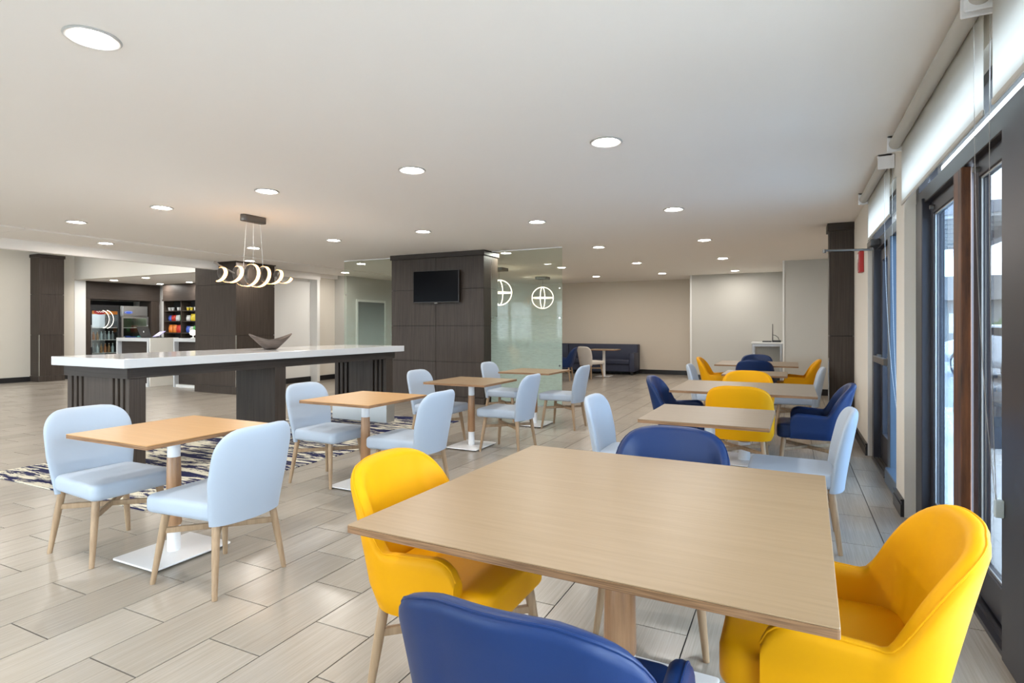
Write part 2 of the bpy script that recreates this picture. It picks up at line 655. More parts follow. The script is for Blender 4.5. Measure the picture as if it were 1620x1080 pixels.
# band of flat ceiling panels along the lobby side, each with its own edges
yy = -3.4
pn = MB().box(0, 0, 0, 1.17, 1.245, 0.03).mesh('ceiling_panel', 'ceiling_panel', bevel=0.004)
while yy < 16.4:
    o = bpy.data.objects.new('ceiling_panel', pn)
    COL.objects.link(o)
    o.parent = cl
    o.location = (-10.495, yy, HC - 0.02)
    yy += 1.25
B(-10.75, YB, HC + .012, -9.3, 16.9, HC + .12).build('ceiling_backing', 'ceiling', cl)
struct('trim_1', B(-10.62, YB, 2.515, -10.50, 10.72, HC + .12), 'ceiling')          # fascia to the lobby
struct('ceiling_lobby', B(-18.2, YB - .2, HL, -10.5, 8.65, HL + .12), 'ceiling')
struct('ceiling_alcove', B(-18.2, 8.65, HA, -10.62, 17.0, HA + .12), 'ceiling')

struct('wall_left', B(-17.15, YB - .2, 0, -16.95, 8.53, HL), 'wall_beige')
struct('wall_lobby_header', B(-17.15, 8.53, HA, -10.5, 8.65, HL), 'wall_cream')
struct('trim_2', B(-17.15, 8.535, 0, -16.945, 8.80, HA), 'white_trim')
struct('wall_alcove_left', B(-18.2, 8.8, 0, -17.95, 11.0, HA), 'wall_cream')
struct('wall_alcove_back', B(-17.95, 10.95, 0, -10.75, 11.15, HA), 'wall_white')
struct('wall_corridor', B(-11.0, 8.7, 0, -10.78, 10.75, HA), 'wall_white')
struct('wall_corridor_end', B(-11.0, 10.75, 0, -10.72, 11.45, HC), 'wall_cream')
struct('trim_3', B(-10.78, 10.66, 0, -10.55, 10.75, HC), 'wall_white')
struct('wall_middle', B(-11.0, 11.45, 0, -10.32, 17.0, HC), 'wall_light')
struct('wall_back', B(-10.4, 16.6, 0, -2.35, 16.8, HC), 'wall_tan')
struct('wall_back_bay', B(-2.35, 15.4, 0, -0.15, 16.8, HC), 'wall_light')
struct('wall_back_corner', B(-0.15, 12.85, 0, XR + .02, 16.8, HC), 'wall_light')
struct('trim_4', B(-2.36, 15.385, 0, -2.315, 15.43, HC), 'white_trim')
struct('trim_5', B(-0.16, 12.835, 0, -0.125, 12.87, HC), 'white_trim')
mb = MB()
FILL_WINDOWS = [(-16.4, -13.2), (-12.8, -9.6), (-8.6, -5.4), (-5.0, -1.8)]  # added windows behind the camera, put in for more daylight on the ceiling
mb.box(-18.2, YB - .2, 2.45, XR + .3, YB, HL)
for a, b in zip([-18.2] + [q[1] for q in FILL_WINDOWS], [q[0] for q in FILL_WINDOWS] + [XR + .3]):
    mb.box(a, YB - .2, 0, b, YB, 2.45)
struct('wall_front', mb, 'wall_cream')
for k, (a, b) in enumerate(FILL_WINDOWS):
    w_ = tag(bpy.data.objects.new('window_%d' % (k + 2), None), kind='structure')  # unseen window, added as a daylight source
    COL.objects.link(w_)
    w_.location = (a, YB - .1, 0)
    n_ = 3
    for q in range(n_):
        x0, x1 = a + (b - a) * q / n_, a + (b - a) * (q + 1) / n_
        m = MB().box(x0, YB - .15, 0, x0 + .05, YB - .05, 2.45).box(x1 - .05, YB - .15, 0, x1, YB - .05, 2.45)
        m.box(x0 + .05, YB - .15, 2.38, x1 - .05, YB - .05, 2.45).box(x0 + .05, YB - .15, 0, x1 - .05, YB - .05, .12)
        f_ = m.build('window_frame', 'frame_metal', w_, world=True)
        g = B(x0 + .05, YB - .105, .12, x1 - .05, YB - .095, 2.38)
        g.v = [(x - a, y - YB + .1, z) for x, y, z in g.v]
        g.build('pane', 'glass_clear', f_)
# window wall, cut by the door opening and by the sliding windows
DO0, DO1, WO0, WO1, HO = 5.22, 7.05, -2.6, 4.88, 2.50
XO = 0.92
mb = MB()
mb.box(XR, DO1, 0, XO, 12.9, HC)
mb.box(XR, DO0, HO, XO, DO1, HC)
mb.box(XR, WO1, 0, XO, DO0, HC)
mb.box(XR, WO0, HO, XO, WO1, HC)
mb.box(XR, YB, 0, XO, WO0, HC)
struct('wall_right', mb, 'wall_cream')


def baseboard(name, x0, y0, x1, y1, nx, ny):
    """board along a line, standing proud in direction (nx, ny); two steps and a cap"""
    m = MB()
    for t, a, b in ((0.022, 0.0, 0.085), (0.016, 0.085, 0.112), (0.022, 0.112, 0.124)):
        m.box(min(x0, x1, x0 + nx * t), min(y0, y1, y0 + ny * t), a, max(x0, x1, x1 + nx * t, x0 + nx * t), max(y0, y1, y1 + ny * t, y0 + ny * t), b)
    return struct(name, m, 'black_trim')


baseboard('baseboard_left', -16.95, YB, -16.95, 8.53, 1, 0)
baseboard('baseboard_corridor', -10.78, 8.7, -10.78, 10.66, 1, 0)
baseboard('baseboard_corridor_end', -10.72, 10.75, -10.72, 11.45, 1, 0)
baseboard('baseboard_middle_step', -10.72, 11.45, -10.32, 11.45, 0, -1)
baseboard('baseboard_middle', -10.32, 11.45, -10.32, 16.6, 1, 0)
baseboard('baseboard_back', -10.3, 16.6, -2.35, 16.6, 0, -1)
baseboard('baseboard_back_bay', -2.30, 15.4, -0.15, 15.4, 0, -1)
baseboard('baseboard_back_corner', -0.115, 12.85, XR, 12.85, 0, -1)
baseboard('baseboard_right', XR, DO1, XR, 8.46, -1, 0)
baseboard('baseboard_right_pier', XR, WO1, XR, DO0, -1, 0)
baseboard('baseboard_right_far', XR, 8.78, XR, 12.83, -1, 0)


# ------------------------------------------------------------------ window wall: slider, door, blinds
def frame_rect(mb, y0, y1, z0, z1, x0, x1, w, wb=None):
    wb = w if wb is None else wb
    mb.box(x0, y0, z0, x1, y0 + w, z1).box(x0, y1 - w, z0, x1, y1, z1)
    mb.box(x0, y0 + w, z1 - w, x1, y1 - w, z1).box(x0, y0 + w, z0, x1, y1 - w, z0 + wb)


sl = tag(bpy.data.objects.new('window_1', None), kind='structure')
COL.objects.link(sl)
sl.location = (0.80, 1.0, 0)
m = MB()                                            # fixed outer frame
m.box(.79, 4.80, 0, XO, WO1, HO).box(.775, 4.60, 0, .90, 4.80, 2.2).box(.79, WO0, 0, XO, WO0 + .1, HO)
m.box(.79, WO0 + .1, HO - .06, XO, 4.80, HO)
m.box(.79, WO0 + .1, 2.17, XO, 4.80, 2.27)
m.build('outer_frame', 'frame_metal', sl, world=True, bevel=0.004)
m = MB()
m.box(.775, WO0, 0, XO, 4.86, .022).box(.80, WO0, .022, .815, 4.80, .045).box(.85, WO0, .022, .865, 4.80, .045).box(.90, WO0, .022, XO, 4.8, .06)
m.build('floor_track', 'frame_metal', sl, world=True)
B(.80, 3.02, .0225, .835, 3.07, .05).build('track_stop', 'bronze_grey', sl, world=True)
for y0, y1, gm in ((3.80, 4.62, 'glass_blue'), (2.96, 3.62, 'glass_tint'), (1.10, 2.70, 'glass_clear'), (-0.75, 0.95, 'glass_clear'), (-2.5, -0.9, 'glass_clear')):
    m = MB()
    frame_rect(m, y0, y1, .046, 2.17, .825, .875, .085 if y1 > 3 else .08, .16)
    s_ = m.build('sash', 'frame_metal', sl, world=True, bevel=0.003)
    g = B(.845, y0 + .07, .19, .855, y1 - .07, 2.10).build('pane', gm, s_)
    g.data.transform(Matrix.Translation((-0.80, -1.0, 0)))
    m = MB()
    frame_rect(m, y0 + .084, y1 - .084, .205, 2.088, .835, .842, .012)
    m.build('glazing_bead', 'brushed_steel', s_, world=False).data.transform(Matrix.Translation((-0.80, -1.0, 0)))
for y0, y1 in ((2.90, 4.79), (1.05, 2.86), (-.78, 1.0), (-2.5, -.82)):
    B(.845, y0, 2.265, .855, y1, HO - .05).build('transom_pane', 'glass_clear', sl, world=True)
for y0, y1 in ((2.70, 2.96), (0.93, 1.10), (-.92, -.74)):
    B(.765, y0, 0, .90, y1, 2.2).build('mullion', 'frame_metal', sl, world=True, bevel=0.006)
for y in (4.5, 3.88, 3.52, 3.0):
    MB().cyl((.80, y, 2.12), (.826, y, 2.12), .014).build('roller_stop', 'bronze_grey', sl, world=True, smooth=True)
po = tag(B(.778, 3.635, 0.0455, .822, 3.79, 2.165).build('wooden_post', 'post_wood', bevel=0.004),
         'dark reddish wooden post wedged between the two sliding window sashes', 'post')

dr = tag(bpy.data.objects.new('door_1', None), kind='structure')
COL.objects.link(dr)
dr.location = (.80, 6.5, 0)
m = MB()
m.box(.76, 6.93, 0, XO, DO1, HO).box(.78, DO0, 0, XO, DO0 + .05, HO).box(.78, DO0 + .05, HO - .05, XO, 6.93, HO).box(.78, DO0 + .05, 2.14, XO, 6.93, 2.24)
m.build('door_frame', 'frame_metal', dr, world=True, bevel=0.004)
B(.77, 5.92, 0, .91, 6.06, 2.14).build('mullion', 'frame_blue', dr, world=True, bevel=0.004)
m = MB()
frame_rect(m, 6.07, 6.92, .02, 2.13, .82, .87, .11, .26)
lf = m.build('door_leaf', 'frame_metal', dr, world=True, bevel=0.003)
g = B(.84, 6.17, .27, .85, 6.83, 2.03)
g.v = [(x - .8, y - 6.5, z) for x, y, z in g.v]
g.build('pane', 'glass_blue', lf)
g = MB().box(.745, 6.13, 1.0, .785, 6.90, 1.06).box(.78, 6.13, .985, .825, 6.19, 1.075).box(.78, 6.84, .985, .825, 6.90, 1.075)
g.v = [(x - .8, y - 6.5, z) for x, y, z in g.v]
g.build('push_bar', 'bronze_grey', lf, bevel=0.004)
B(.84, DO0 + .05, .14, .85, 5.92, 2.14).build('sidelight_pane', 'glass_blue', dr, world=True)
m = MB().box(.73, DO0 + .0, 0, .91, 5.92, .13)
m.build('sidelight_sill', 'frame_blue', dr, world=True, bevel=0.005)
B(.84, DO0 + .05, 2.24, .85, 6.93, HO - .05).build('transom_pane', 'glass_clear', dr, world=True)
m = MB()
for k in range(5):
    m.box(.74 + k * .032, 6.06, 0, .765 + k * .032, 6.93, .014 + .003 * (k % 2))
m.build('threshold', 'bronze_grey', dr, world=True)
ca = thing('door_closer', 'dark overhead door closer with long steel arm above glass door', 'door closer', (.76, 6.7, 2.17))
MB().box(.70, 6.62, 2.15, .785, 6.92, 2.215).build('closer_body', 'dark_metal', ca, world=True, bevel=0.008, bseg=2)
m = MB().cyl((.72, 6.75, 2.145), (.72, 6.75, 2.115), .018).tube([(.72, 6.75, 2.125), (.30, 6.62, 2.125)], .011, 8).cyl((.30, 6.62, 2.10), (.30, 6.62, 2.135), .016)
m.build('closer_arm', 'bronze_grey', ca, world=True, smooth=True)
fa = thing('fire_alarm', 'red wall mounted fire alarm strobe between dark column and glass door', 'fire alarm', (.70, 7.45, 2.0))
B(.672, 7.38, 1.955, .72, 7.53, 2.19).build('housing', 'red', fa, world=True, bevel=0.008, bseg=2)
B(.662, 7.42, 2.10, .674, 7.49, 2.16).build('strobe_lens', 'white_trim', fa, world=True, bevel=0.004)
B(.668, 7.41, 1.98, .674, 7.50, 2.07).build('horn_grille', 'red_dark', fa, world=True)


def blind(label, y0, y1, hem, chain=True, ty=None):
    """y0 near end, y1 far end"""
    t = thing('roller_blind', label, 'blind', (.68, (y0 + y1) / 2, hem), group='roller blinds on the window wall')
    MB().cyl((.652, y0 + .035, 2.628), (.652, y1 - .015, 2.628), .038, n=20).build('roller_tube', 'grey_tube', t, world=True, smooth=True)
    m = MB()
    x, th = .688, .0008
    m.box(x - th, y0 + .05, hem, x + th, y1 - .03, 2.628)
    fb = m.build('fabric', 'blind', t, world=True)
    m = MB().box(x - .006, y0 + .05, hem - .004, x + .006, y1 - .03, hem + .022)
    m.build('hem_bar', 'grey_tube', t, world=True, bevel=0.004)
    for yb in (y0, y1 - .014):
        m = MB().box(.605, yb, 2.575, .715, yb + .014, HC - .002).box(.605, yb, 2.672, .70, yb + .05 if yb == y0 else yb + .014, HC - .002)
        m.build('bracket', 'white_metal', t, world=True, bevel=0.003)
    m = MB().lathe([(.040, 0), (.042, .012), (.030, .024)], n=16)
    m.v = [(.652 + a, y0 + .014 + c, 2.628 + b) for a, b, c in m.v]
    m.build('clutch', 'white_metal', t, world=True, smooth=True)
    if chain:
        zt = .62
        yb = y0 + .02
        m = MB()
        for sgn, xa in ((-1, .650), (1, .702)):
            n = 300
            for k in range(n):
                q = k / n
                z = 2.62 - q * (2.62 - zt - .02)
                bow = .012 * sin(pi * q)
                xx = xa + (.742 - xa) * (q ** 3.0)
                yy_ = yb + bow * sgn + (ty - yb) * q ** 3 if ty is not None else yb
                rr = .0026
                m._add([(xx + rr, yy_, z), (xx - rr, yy_, z), (xx, yy_ + rr, z), (xx, yy_ - rr, z), (xx, yy_, z + rr), (xx, yy_, z - rr)],
                       [(0, 2, 4), (2, 1, 4), (1, 3, 4), (3, 0, 4), (2, 0, 5), (1, 2, 5), (3, 1, 5), (0, 3, 5)])
            m.tube([(xa + (.742 - xa) * (q ** 3.0), (yb + .012 * sin(pi * q) * sgn + (ty - yb) * q ** 3) if ty is not None else yb, 2.62 - q * (2.60 - zt)) for q in [i / 16 for i in range(17)]], .0009, 4)
        o = m.build('bead_chain', 'steel', t, world=True)
        o['kind'] = 'stuff'
        yt = ty if ty is not None else yb
        m = MB().box(.735, yt - .012, zt - .035, .765, yt + .012, zt + .035)
        m.build('chain_tensioner', 'pk_clear', t, world=True, bevel=0.003)
    return t


blind('white roller blind over the sliding window with the reddish post, pulled down a little', 2.83, 4.79, 2.195, ty=2.93)
blind('narrow white roller blind above the glass door by the fire alarm', 5.26, 6.72, 2.21, ty=5.30)
blind('white roller blind nearest the camera at the top right corner', 1.02, 2.79, 2.195, ty=1.06)


# ------------------------------------------------------------------ veneered columns
def column(label, x0, x1, y0, y1, top, joints, crown=0.09, faces='-y+x-x+y', vj=(), guard=None, mat='dark_veneer'):
    t = thing('veneer_column', label, 'column', ((x0 + x1) / 2, (y0 + y1) / 2, 0), group='dark veneered columns')
    P_, G = 0.018, 0.006
    B(x0 + P_, y0 + P_, 0, x1 - P_, y1 - P_, top - .001).build('core', 'dark_groove', t, world=True)
    zs = [joints[0]] + list(joints[1:]) + [top - crown]
    B(x0 - .012, y0 - .012, 0, x1 + .012, y1 + .012, joints[0] - G).build('plinth', mat, t, world=True, bevel=0.004)
    B(x0 - .022, y0 - .022, top - crown, x1 + .022, y1 + .022, top - .001).build('crown', mat + '_h', t, world=True, bevel=0.005)
    for i in range(len(zs) - 1):
        a, b = zs[i], zs[i + 1] - (G if i < len(zs) - 2 else 0.001)
        xs = [x0] + list(vj) + [x1]
        for k in range(len(xs) - 1):
            xa, xb = xs[k] + (G / 2 if k else 0), xs[k + 1] - (G / 2 if k < len(xs) - 2 else 0)
            if '-y' in faces:
                B(xa, y0, a, xb, y0 + P_ + .001, b).build('panel', mat, t, world=True, bevel=0.0015)
            if '+y' in faces:
                B(xa, y1 - P_ - .001, a, xb, y1, b).build('panel', mat, t, world=True, bevel=0.0015)
        if '+x' in faces:
            B(x1 - P_ - .001, y0 + P_ + .002, a, x1, y1 - P_ - .002, b).build('panel', mat, t, world=True, bevel=0.0015)
        if '-x' in faces:
            B(x0, y0 + P_ + .002, a, x0 + P_ + .001, y1 - P_ - .002, b).build('panel', mat, t, world=True, bevel=0.0015)
    if guard:
        gx, gy, ga, gb = guard
        MB().box(gx - .012, gy - .003, ga, gx + .003, gy + .001, gb).box(gx - .001, gy - .003, ga, gx + .003, gy + .012, gb).build('corner_guard', 'chrome', t, world=True)
    return t


column('wide dark column carrying the black television, beside the frosted glass', -6.78, -4.80, 8.74, 9.27, HC, (.115, .73, 1.374, 2.03), vj=(-5.79,))
column('dark column behind the spiral chandelier and bowl', -11.22, -9.98, 7.90, 8.85, HC, (.15, 1.18, 2.21), crown=.04, guard=(-9.98, 7.90, .0, 1.18))
column('dark column against the far left wall beside the market alcove', -16.95, -16.55, 7.56, 8.10, HL - .08, (.15, 1.155, 2.16), crown=.08, guard=(-16.55, 7.56, 0, 1.155))
column('slim dark column against the window wall past the fire alarm', .44, .72, 8.48, 8.76, HC, (.12, 1.236, 2.32), crown=.10, guard=(.44, 8.48, 0, .95))

# television
tv = thing('television', 'black flat television mounted on the wide dark column', 'television', (-5.73, 8.66, 1.79))
B(-6.215, 8.64, 1.785, -5.245, 8.675, 2.36).build('bezel', 'dark_metal', tv, world=True, bevel=0.006)
B(-6.205, 8.636, 1.80, -5.257, 8.641, 2.352).build('screen', 'screen_black', tv, world=True)
B(-5.76, 8.645, 1.768, -5.70, 8.665, 1.786).build('sensor_bump', 'bronze_grey', tv, world=True)
B(-6.0, 8.674, 1.9, -5.45, 8.739, 2.25).build('wall_mount', 'black_plastic', tv, world=True)


# frosted glass partitions
def glass_part(label, x0, x1, y, clips, gm='glass_frost'):
    t = thing('glass_partition', label, 'glass panel', ((x0 + x1) / 2, y, 0))
    B(x0, y - .006, .012, x1, y + .006, HC - .004).build('glass_sheet', gm, t, world=True)
    B(x0, y - .012, 0, x1, y + .012, .014).build('floor_channel', 'brushed_steel', t, world=True)
    B(x0, y - .012, HC - .016, x1, y + .012, HC - .001).build('ceiling_channel', 'white_metal', t, world=True)
    for xc, zc in clips:
        MB().cyl((xc, y - .012, zc), (xc, y + .012, zc), .014, n=12).build('standoff_clip', 'chrome', t, world=True, smooth=True)
    return t


glass_part('frosted glass partition right of the wide dark column, hiding the globe pendants', -4.79, -3.45, 9.0, [(-3.49, 2.0), (-3.49, 1.5), (-3.49, .7)])
glass_part('clear edged glass partition left of the wide dark column', -8.17, -6.79, 9.0, [(-8.13, 2.0), (-6.83, 2.03), (-6.83, 1.37)], 'glass_etched')

# dark doorway panel on the middle wall seen through the left glass
dp = thing('wall_cabinet_door', 'dark flush panel on the pale wall behind the left glass partition', 'panel', (-10.3, 12.4, 0))
B(-10.325, 11.86, .15, -10.30, 12.95, 2.02).build('dark_panel', 'dark_metal', dp, world=True, bevel=0.003)
m = MB()
for a, b, c, d in ((11.80, 11.86, .15, 2.08), (12.95, 13.01, .15, 2.08), (11.86, 12.95, 2.02, 2.08)):
    m.box(-10.325, a, c, -10.295, b, d)
m.build('panel_frame', 'white_trim', dp, world=True)

# ------------------------------------------------------------------ rug
ru = tag(MB().slab(rrect(-6.62, 2.60, -4.27, 7.05, .01, 2), 0.0005, .009, .003, 2).build('area_rug', 'rug'),
         'navy and cream streaked rug under the long white island counter', 'rug')

# ------------------------------------------------------------------ island counter
ic = thing('island_counter', 'long communal island counter with white quartz top and dark slatted legs', 'counter', (-5.57, 4.8, 0.009))
MB().slab(rrect(-6.08, 2.87, -4.98, 6.71, .006, 2), 1.003, 1.082, .004, 2).build('countertop', 'quartz', ic, world=True)
m = MB()
m.box(-6.055, 2.96, .905, -5.085, 2.99, 1.002).box(-6.055, 6.60, .905, -5.085, 6.63, 1.002)
m.box(-5.115, 2.99, .905, -5.085, 6.60, 1.002).box(-6.055, 2.99, .905, -6.025, 6.60, 1.002)
m.build('apron', 'dark_veneer_h', ic, world=True, bevel=0.002)


def slat_leg(ya, yb):
    """leg wall: solid core with upright slats proud of it on both faces"""
    B(-6.03, ya + .03, .009, -5.11, yb - .03, .905).build('leg_core', 'dark_groove', ic, world=True)
    w = .94
    segs = [(0, .055), (.09, .135), (.17, .215), (.25, .69), (.725, .765), (.80, .84), (.875, .92)]
    for a, b in segs:
        o = B(-6.03 + a, ya, .009, -6.03 + b, ya + .03, .904).build('slat', 'dark_veneer', ic, world=True, bevel=0.0015)
        o = B(-6.03 + a, yb - .03, .009, -6.03 + b, yb, .904).build('slat', 'dark_veneer', ic, world=True, bevel=0.0015)
    B(-5.112, ya + .0, .009, -5.10, yb, .904).build('leg_cheek', 'dark_veneer', ic, world=True)
    B(-6.042, ya, .009, -6.029, yb, .904).build('leg_cheek', 'dark_veneer', ic, world=True)


slat_leg(2.985, 3.125)
slat_leg(6.455, 6.60)
B(-5.72, 4.53, .009, -5.10, 4.68, .905).build('middle_leg', 'dark_veneer', ic, world=True, bevel=0.002)
m = MB().box(-6.075, 6.44, .009, -5.085, 6.456, .27).box(-6.075, 6.60, .009, -5.085, 6.615, .27).box(-5.10, 6.456, .009, -5.085, 6.60, .27).box(-6.075, 6.456, .009, -6.06, 6.60, .27)
m.build('metal_kickplate', 'brushed_steel', ic, world=True)

# bowl
bw = thing('boat_bowl', 'dark wooden boat shaped bowl with upswept pointed ends on the island counter', 'bowl', (-5.52, 4.84, 1.0825), rz=radians(66))
NL, NA = 25, 13
outer, inner = [], []
for i in range(NL):
    u = -1 + 2 * i / (NL - 1)
    hw = 0.135 * max(0.02, (1 - abs(u) ** 2.2)) ** 0.75
    zr = 0.115 + 0.075 * abs(u) ** 1.8
    zb = max(0.0, (abs(u) - .24) / .76) * 0.178
    x = 0.245 * u
    ro, ri = [], []
    for k in range(NA):
        a = pi * k / (NA - 1)
        c_, s_ = cos(a), sin(a)
        ro.append((x, hw * c_, zr - (zr - zb) * s_ ** .7))
        ri.append((x * .97, (hw - .010) * c_ if hw > .012 else 0, zr - max(.002, (zr - zb - .012)) * s_ ** .7 + 0.0005))
    outer.append(ro)
    inner.append(ri)
m = MB()
m.rings(outer, False, False, closed=False)
m.rings([list(reversed(r)) for r in inner], False, False, closed=False)
for i in range(NL - 1):
    for e in (0, NA - 1):
        m._add([outer[i][e], outer[i + 1][e], inner[i + 1][e], inner[i][e]], [(0, 1, 2, 3)])
m.build('bowl_shell', 'bowl_wood', bw, smooth=True)
MB().lathe([(.06, 0), (.055, .012)], n=18).build('foot_ring', 'bowl_wood', bw, smooth=True)


# ------------------------------------------------------------------ chairs
def leg_mesh(x, y, tx, ty, zt, r0=.013, r1=.021):
    return MB().tube([(x, y, 0), (x + (tx - x) * .5, y + (ty - y) * .5, zt * .5), (tx, ty, zt)], [r0, (r0 + r1) / 2 + .001, r1], 12)


def chair_base(t, fx, fy, tx, ty, zt, bar_z):
    for sx in (-1, 1):
        for sy in (-1, 1):
            leg_mesh(sx * fx, sy * fy, sx * tx, sy * ty, zt).build('leg', 'leg_wood', t, smooth=True)
    q = bar_z / zt
    bx, by = fx + (tx - fx) * q, fy + (ty - fy) * q
    for k, sx in enumerate((1, -1)):
        d = Vector((sx * bx, by, 0)).normalized()
        p = Vector((-d.y, d.x, 0))
        L = Vector((sx * bx, by, 0)).length
        h, w = .016, .010
        z = bar_z + (.0 if k == 0 else .0)
        vs = []
        for e in (-L, L):
            for a, b in ((-w, -h), (w, -h), (w, h), (-w, h)):
                vs.append(tuple(d * e + p * a + Vector((0, 0, z + b * (1.0 if k == 0 else .94)))))
        MB()._add(vs, [(0, 1, 2, 3), (7, 6, 5, 4), (0, 4, 5, 1), (1, 5, 6, 2), (2, 6, 7, 3), (3, 7, 4, 0)]).build('stretcher', 'leg_wood', t, bevel=0.003)


def side_chair(name, mat, label):
    """armless chair, front towards +y, origin between the feet"""
    t = thing(name, label, 'chair')
    # seat cushion: rounded, a little wider at the front
    m = MB()
    ol = rrect(-.235, -.215, .235, .285, .055, 6)
    ol = [(x * (0.93 + .11 * (y + .215) / .5), y) for x, y in ol]
    m.slab(ol, .375, .468, .028, 4, dome=.012)
    m.build('seat', mat, t, smooth=True, ang=1.0)
    # curved back shell
    z0, z1, R, HWt = .355, .845, .15, .247
    NS, NT = 28, 24
    grid = {}
    for side in (0, 1):
        for j in range(NT + 1):
            q = j / NT
            z = z0 + (z1 - z0) * (1 - (1 - q) ** 1.35)
            hw = .215 + (.247 - .215) * min(1, (z - z0) / .22)
            if z > z1 - R:
                dz = (z - (z1 - R)) / R
                hw = hw - R + R * max(0.0, 1 - dz ** 2.3) ** (1 / 2.3)
            for i in range(NS + 1):
                s = -1 + 2 * i / NS
                x = hw * sin(s * pi / 2)
                yc = -.235 - .088 * ((z - z0) / (z1 - z0)) ** 1.15 + 1.05 * x * x * (1.0 - .25 * (z - z0) / (z1 - z0))
                es = max(0.0, 1 - abs(x / max(hw, 1e-4)) ** 7) ** .5
                et = max(0.0, 1 - ((z - z0) / (z1 - z0)) ** 22) ** .5
                th = (.033 - .006 * (z - z0) / (z1 - z0)) * es * et
                grid[side, j, i] = (x, yc + (th if side == 0 else -th), z)
    vs, idx = [], {}
    for k_, v_ in grid.items():
        idx[k_] = len(vs)
        vs.append(v_)
    fs = []
    for side in (0, 1):
        for j in range(NT):
            for i in range(NS):
                fs.append((idx[side, j, i], idx[side, j, i + 1], idx[side, j + 1, i + 1], idx[side, j + 1, i]))
    for i in range(NS):
        fs.append((idx[0, 0, i], idx[0, 0, i + 1], idx[1, 0, i + 1], idx[1, 0, i]))
    mb_ = MB()._add(vs, fs)
    o = mb_.build('backrest', mat, t, smooth=True, ang=1.2)
    bm = bmesh.new()
    bm.from_mesh(o.data)
    bmesh.ops.remove_doubles(bm, verts=bm.verts, dist=0.0004)
    bmesh.ops.recalc_face_normals(bm, faces=bm.faces)
    bm.to_mesh(o.data)
    bm.free()
    chair_base(t, .222, .232, .175, .185, .385, .275)
    return t


def arm_chair(name, mat, label):
    """tub chair: one shell runs round the back and drops into the arms; front towards +y"""
    t = thing(name, label, 'chair')
    a, rc, yb, yf = .280, .150, -.262, .150
    # plan path from back centre (s=0) to the front of one arm
    hb = a - rc
    arc = rc * pi / 2
    side = yf - (yb + rc)
    smax = hb + arc + side

    def plan(s):
        sg = 1 if s >= 0 else -1
        s = abs(s)
        if s < hb:
            return Vector((sg * s, yb - .018 * (1 - (s / hb) ** 2))), Vector((0.0, -1.0))
        if s < hb + arc:
            an = (s - hb) / rc
            return Vector((sg * (hb + rc * sin(an)), yb + rc - rc * cos(an))), Vector((sg * sin(an), -cos(an)))
        return Vector((sg * a, yb + rc + (s - hb - arc))), Vector((sg * 1.0, 0.0))

    ZB, ZT, ZA = .345, .838, .572

    def top(s):
        s = abs(s)
        e1 = .345
        if s < e1:
            z = ZA - .012 + (ZT - ZA + .012) * .5 * (1 + cos(pi * (s / e1) ** 2.4))
        else:
            q = (s - e1) / (smax - e1)
            z = ZA - .012 + .022 * q
        r = .085
        if s > smax - r:
            q = (s - (smax - r)) / r
            z -= r * (1 - sqrt(max(0, 1 - q * q * .96)))
        return z
    NS = 72
    rs = []
    T = .056
    for i in range(NS + 1):
        s = -smax + 2 * smax * i / NS
        # finer near the arm fronts
        s = smax * (1 - (1 - abs(s) / smax) ** 1.0) * (1 if s >= 0 else -1)
        p, n = plan(s)
        zt = top(s)
        back = max(0.0, -n.y)
        lean = .115 * back + .012 * (1 - back)

        def pos(z, off):
            k = (z - ZB) / (ZT - ZB)
            q = p + n * (lean * max(0, k) ** 1.1 + off)
            return (q.x, q.y, z)
        ring = []
        nz = 9
        for k in range(nz):
            z = ZB + (zt - T / 2 - ZB) * k / (nz - 1)
            ring.append(pos(z, -.018 * max(0, 1 - k / 2.0)))
        for k in range(1, 6):
            an = pi * k / 6
            z = zt - T / 2 + T / 2 * sin(an)
            ring.append(pos(z, -T / 2 + T / 2 * cos(an)))
        for k in range(nz - 1, -1, -1):
            z = ZB + (zt - T / 2 - ZB) * k / (nz - 1)
            ring.append(pos(z, -T))
        rs.append(ring)
    sh_ = MB().rings(rs).build('shell', mat, t, smooth=True, ang=0.9)
    MB().tube([r_[10] for r_ in rs], .0035, 6).build('piping', mat, sh_, smooth=True)
    # deep seat between the arms
    ol = rrect(-.238, -.235, .238, .262, .06, 6)
    m = MB().slab(ol, .34, .466, .026, 4, dome=.018)
    m.build('seat', mat, t, smooth=True, ang=1.0)
    chair_base(t, .232, .242, .19, .20, .352, .235)
    return t


CH = {}


def place(kind, x, y, deg, label, group):
    names = {'light': ('side_chair', 'vinyl_light', side_chair), 'grey': ('side_chair', 'vinyl_grey', side_chair),
             'yellow': ('tub_armchair', 'vinyl_yellow', arm_chair), 'blue': ('tub_armchair', 'vinyl_blue', arm_chair)}
    nm, mt, fn = names[kind]
    if kind not in CH:
        c = fn(nm, mt, label)
        CH[kind] = c
        c.location = (x, y, 0)
        c.rotation_euler = (0, 0, radians(deg))
        tag(c, group=group)
        return c
    return copy_tree(CH[kind], (x, y, 0), radians(deg), label, group)


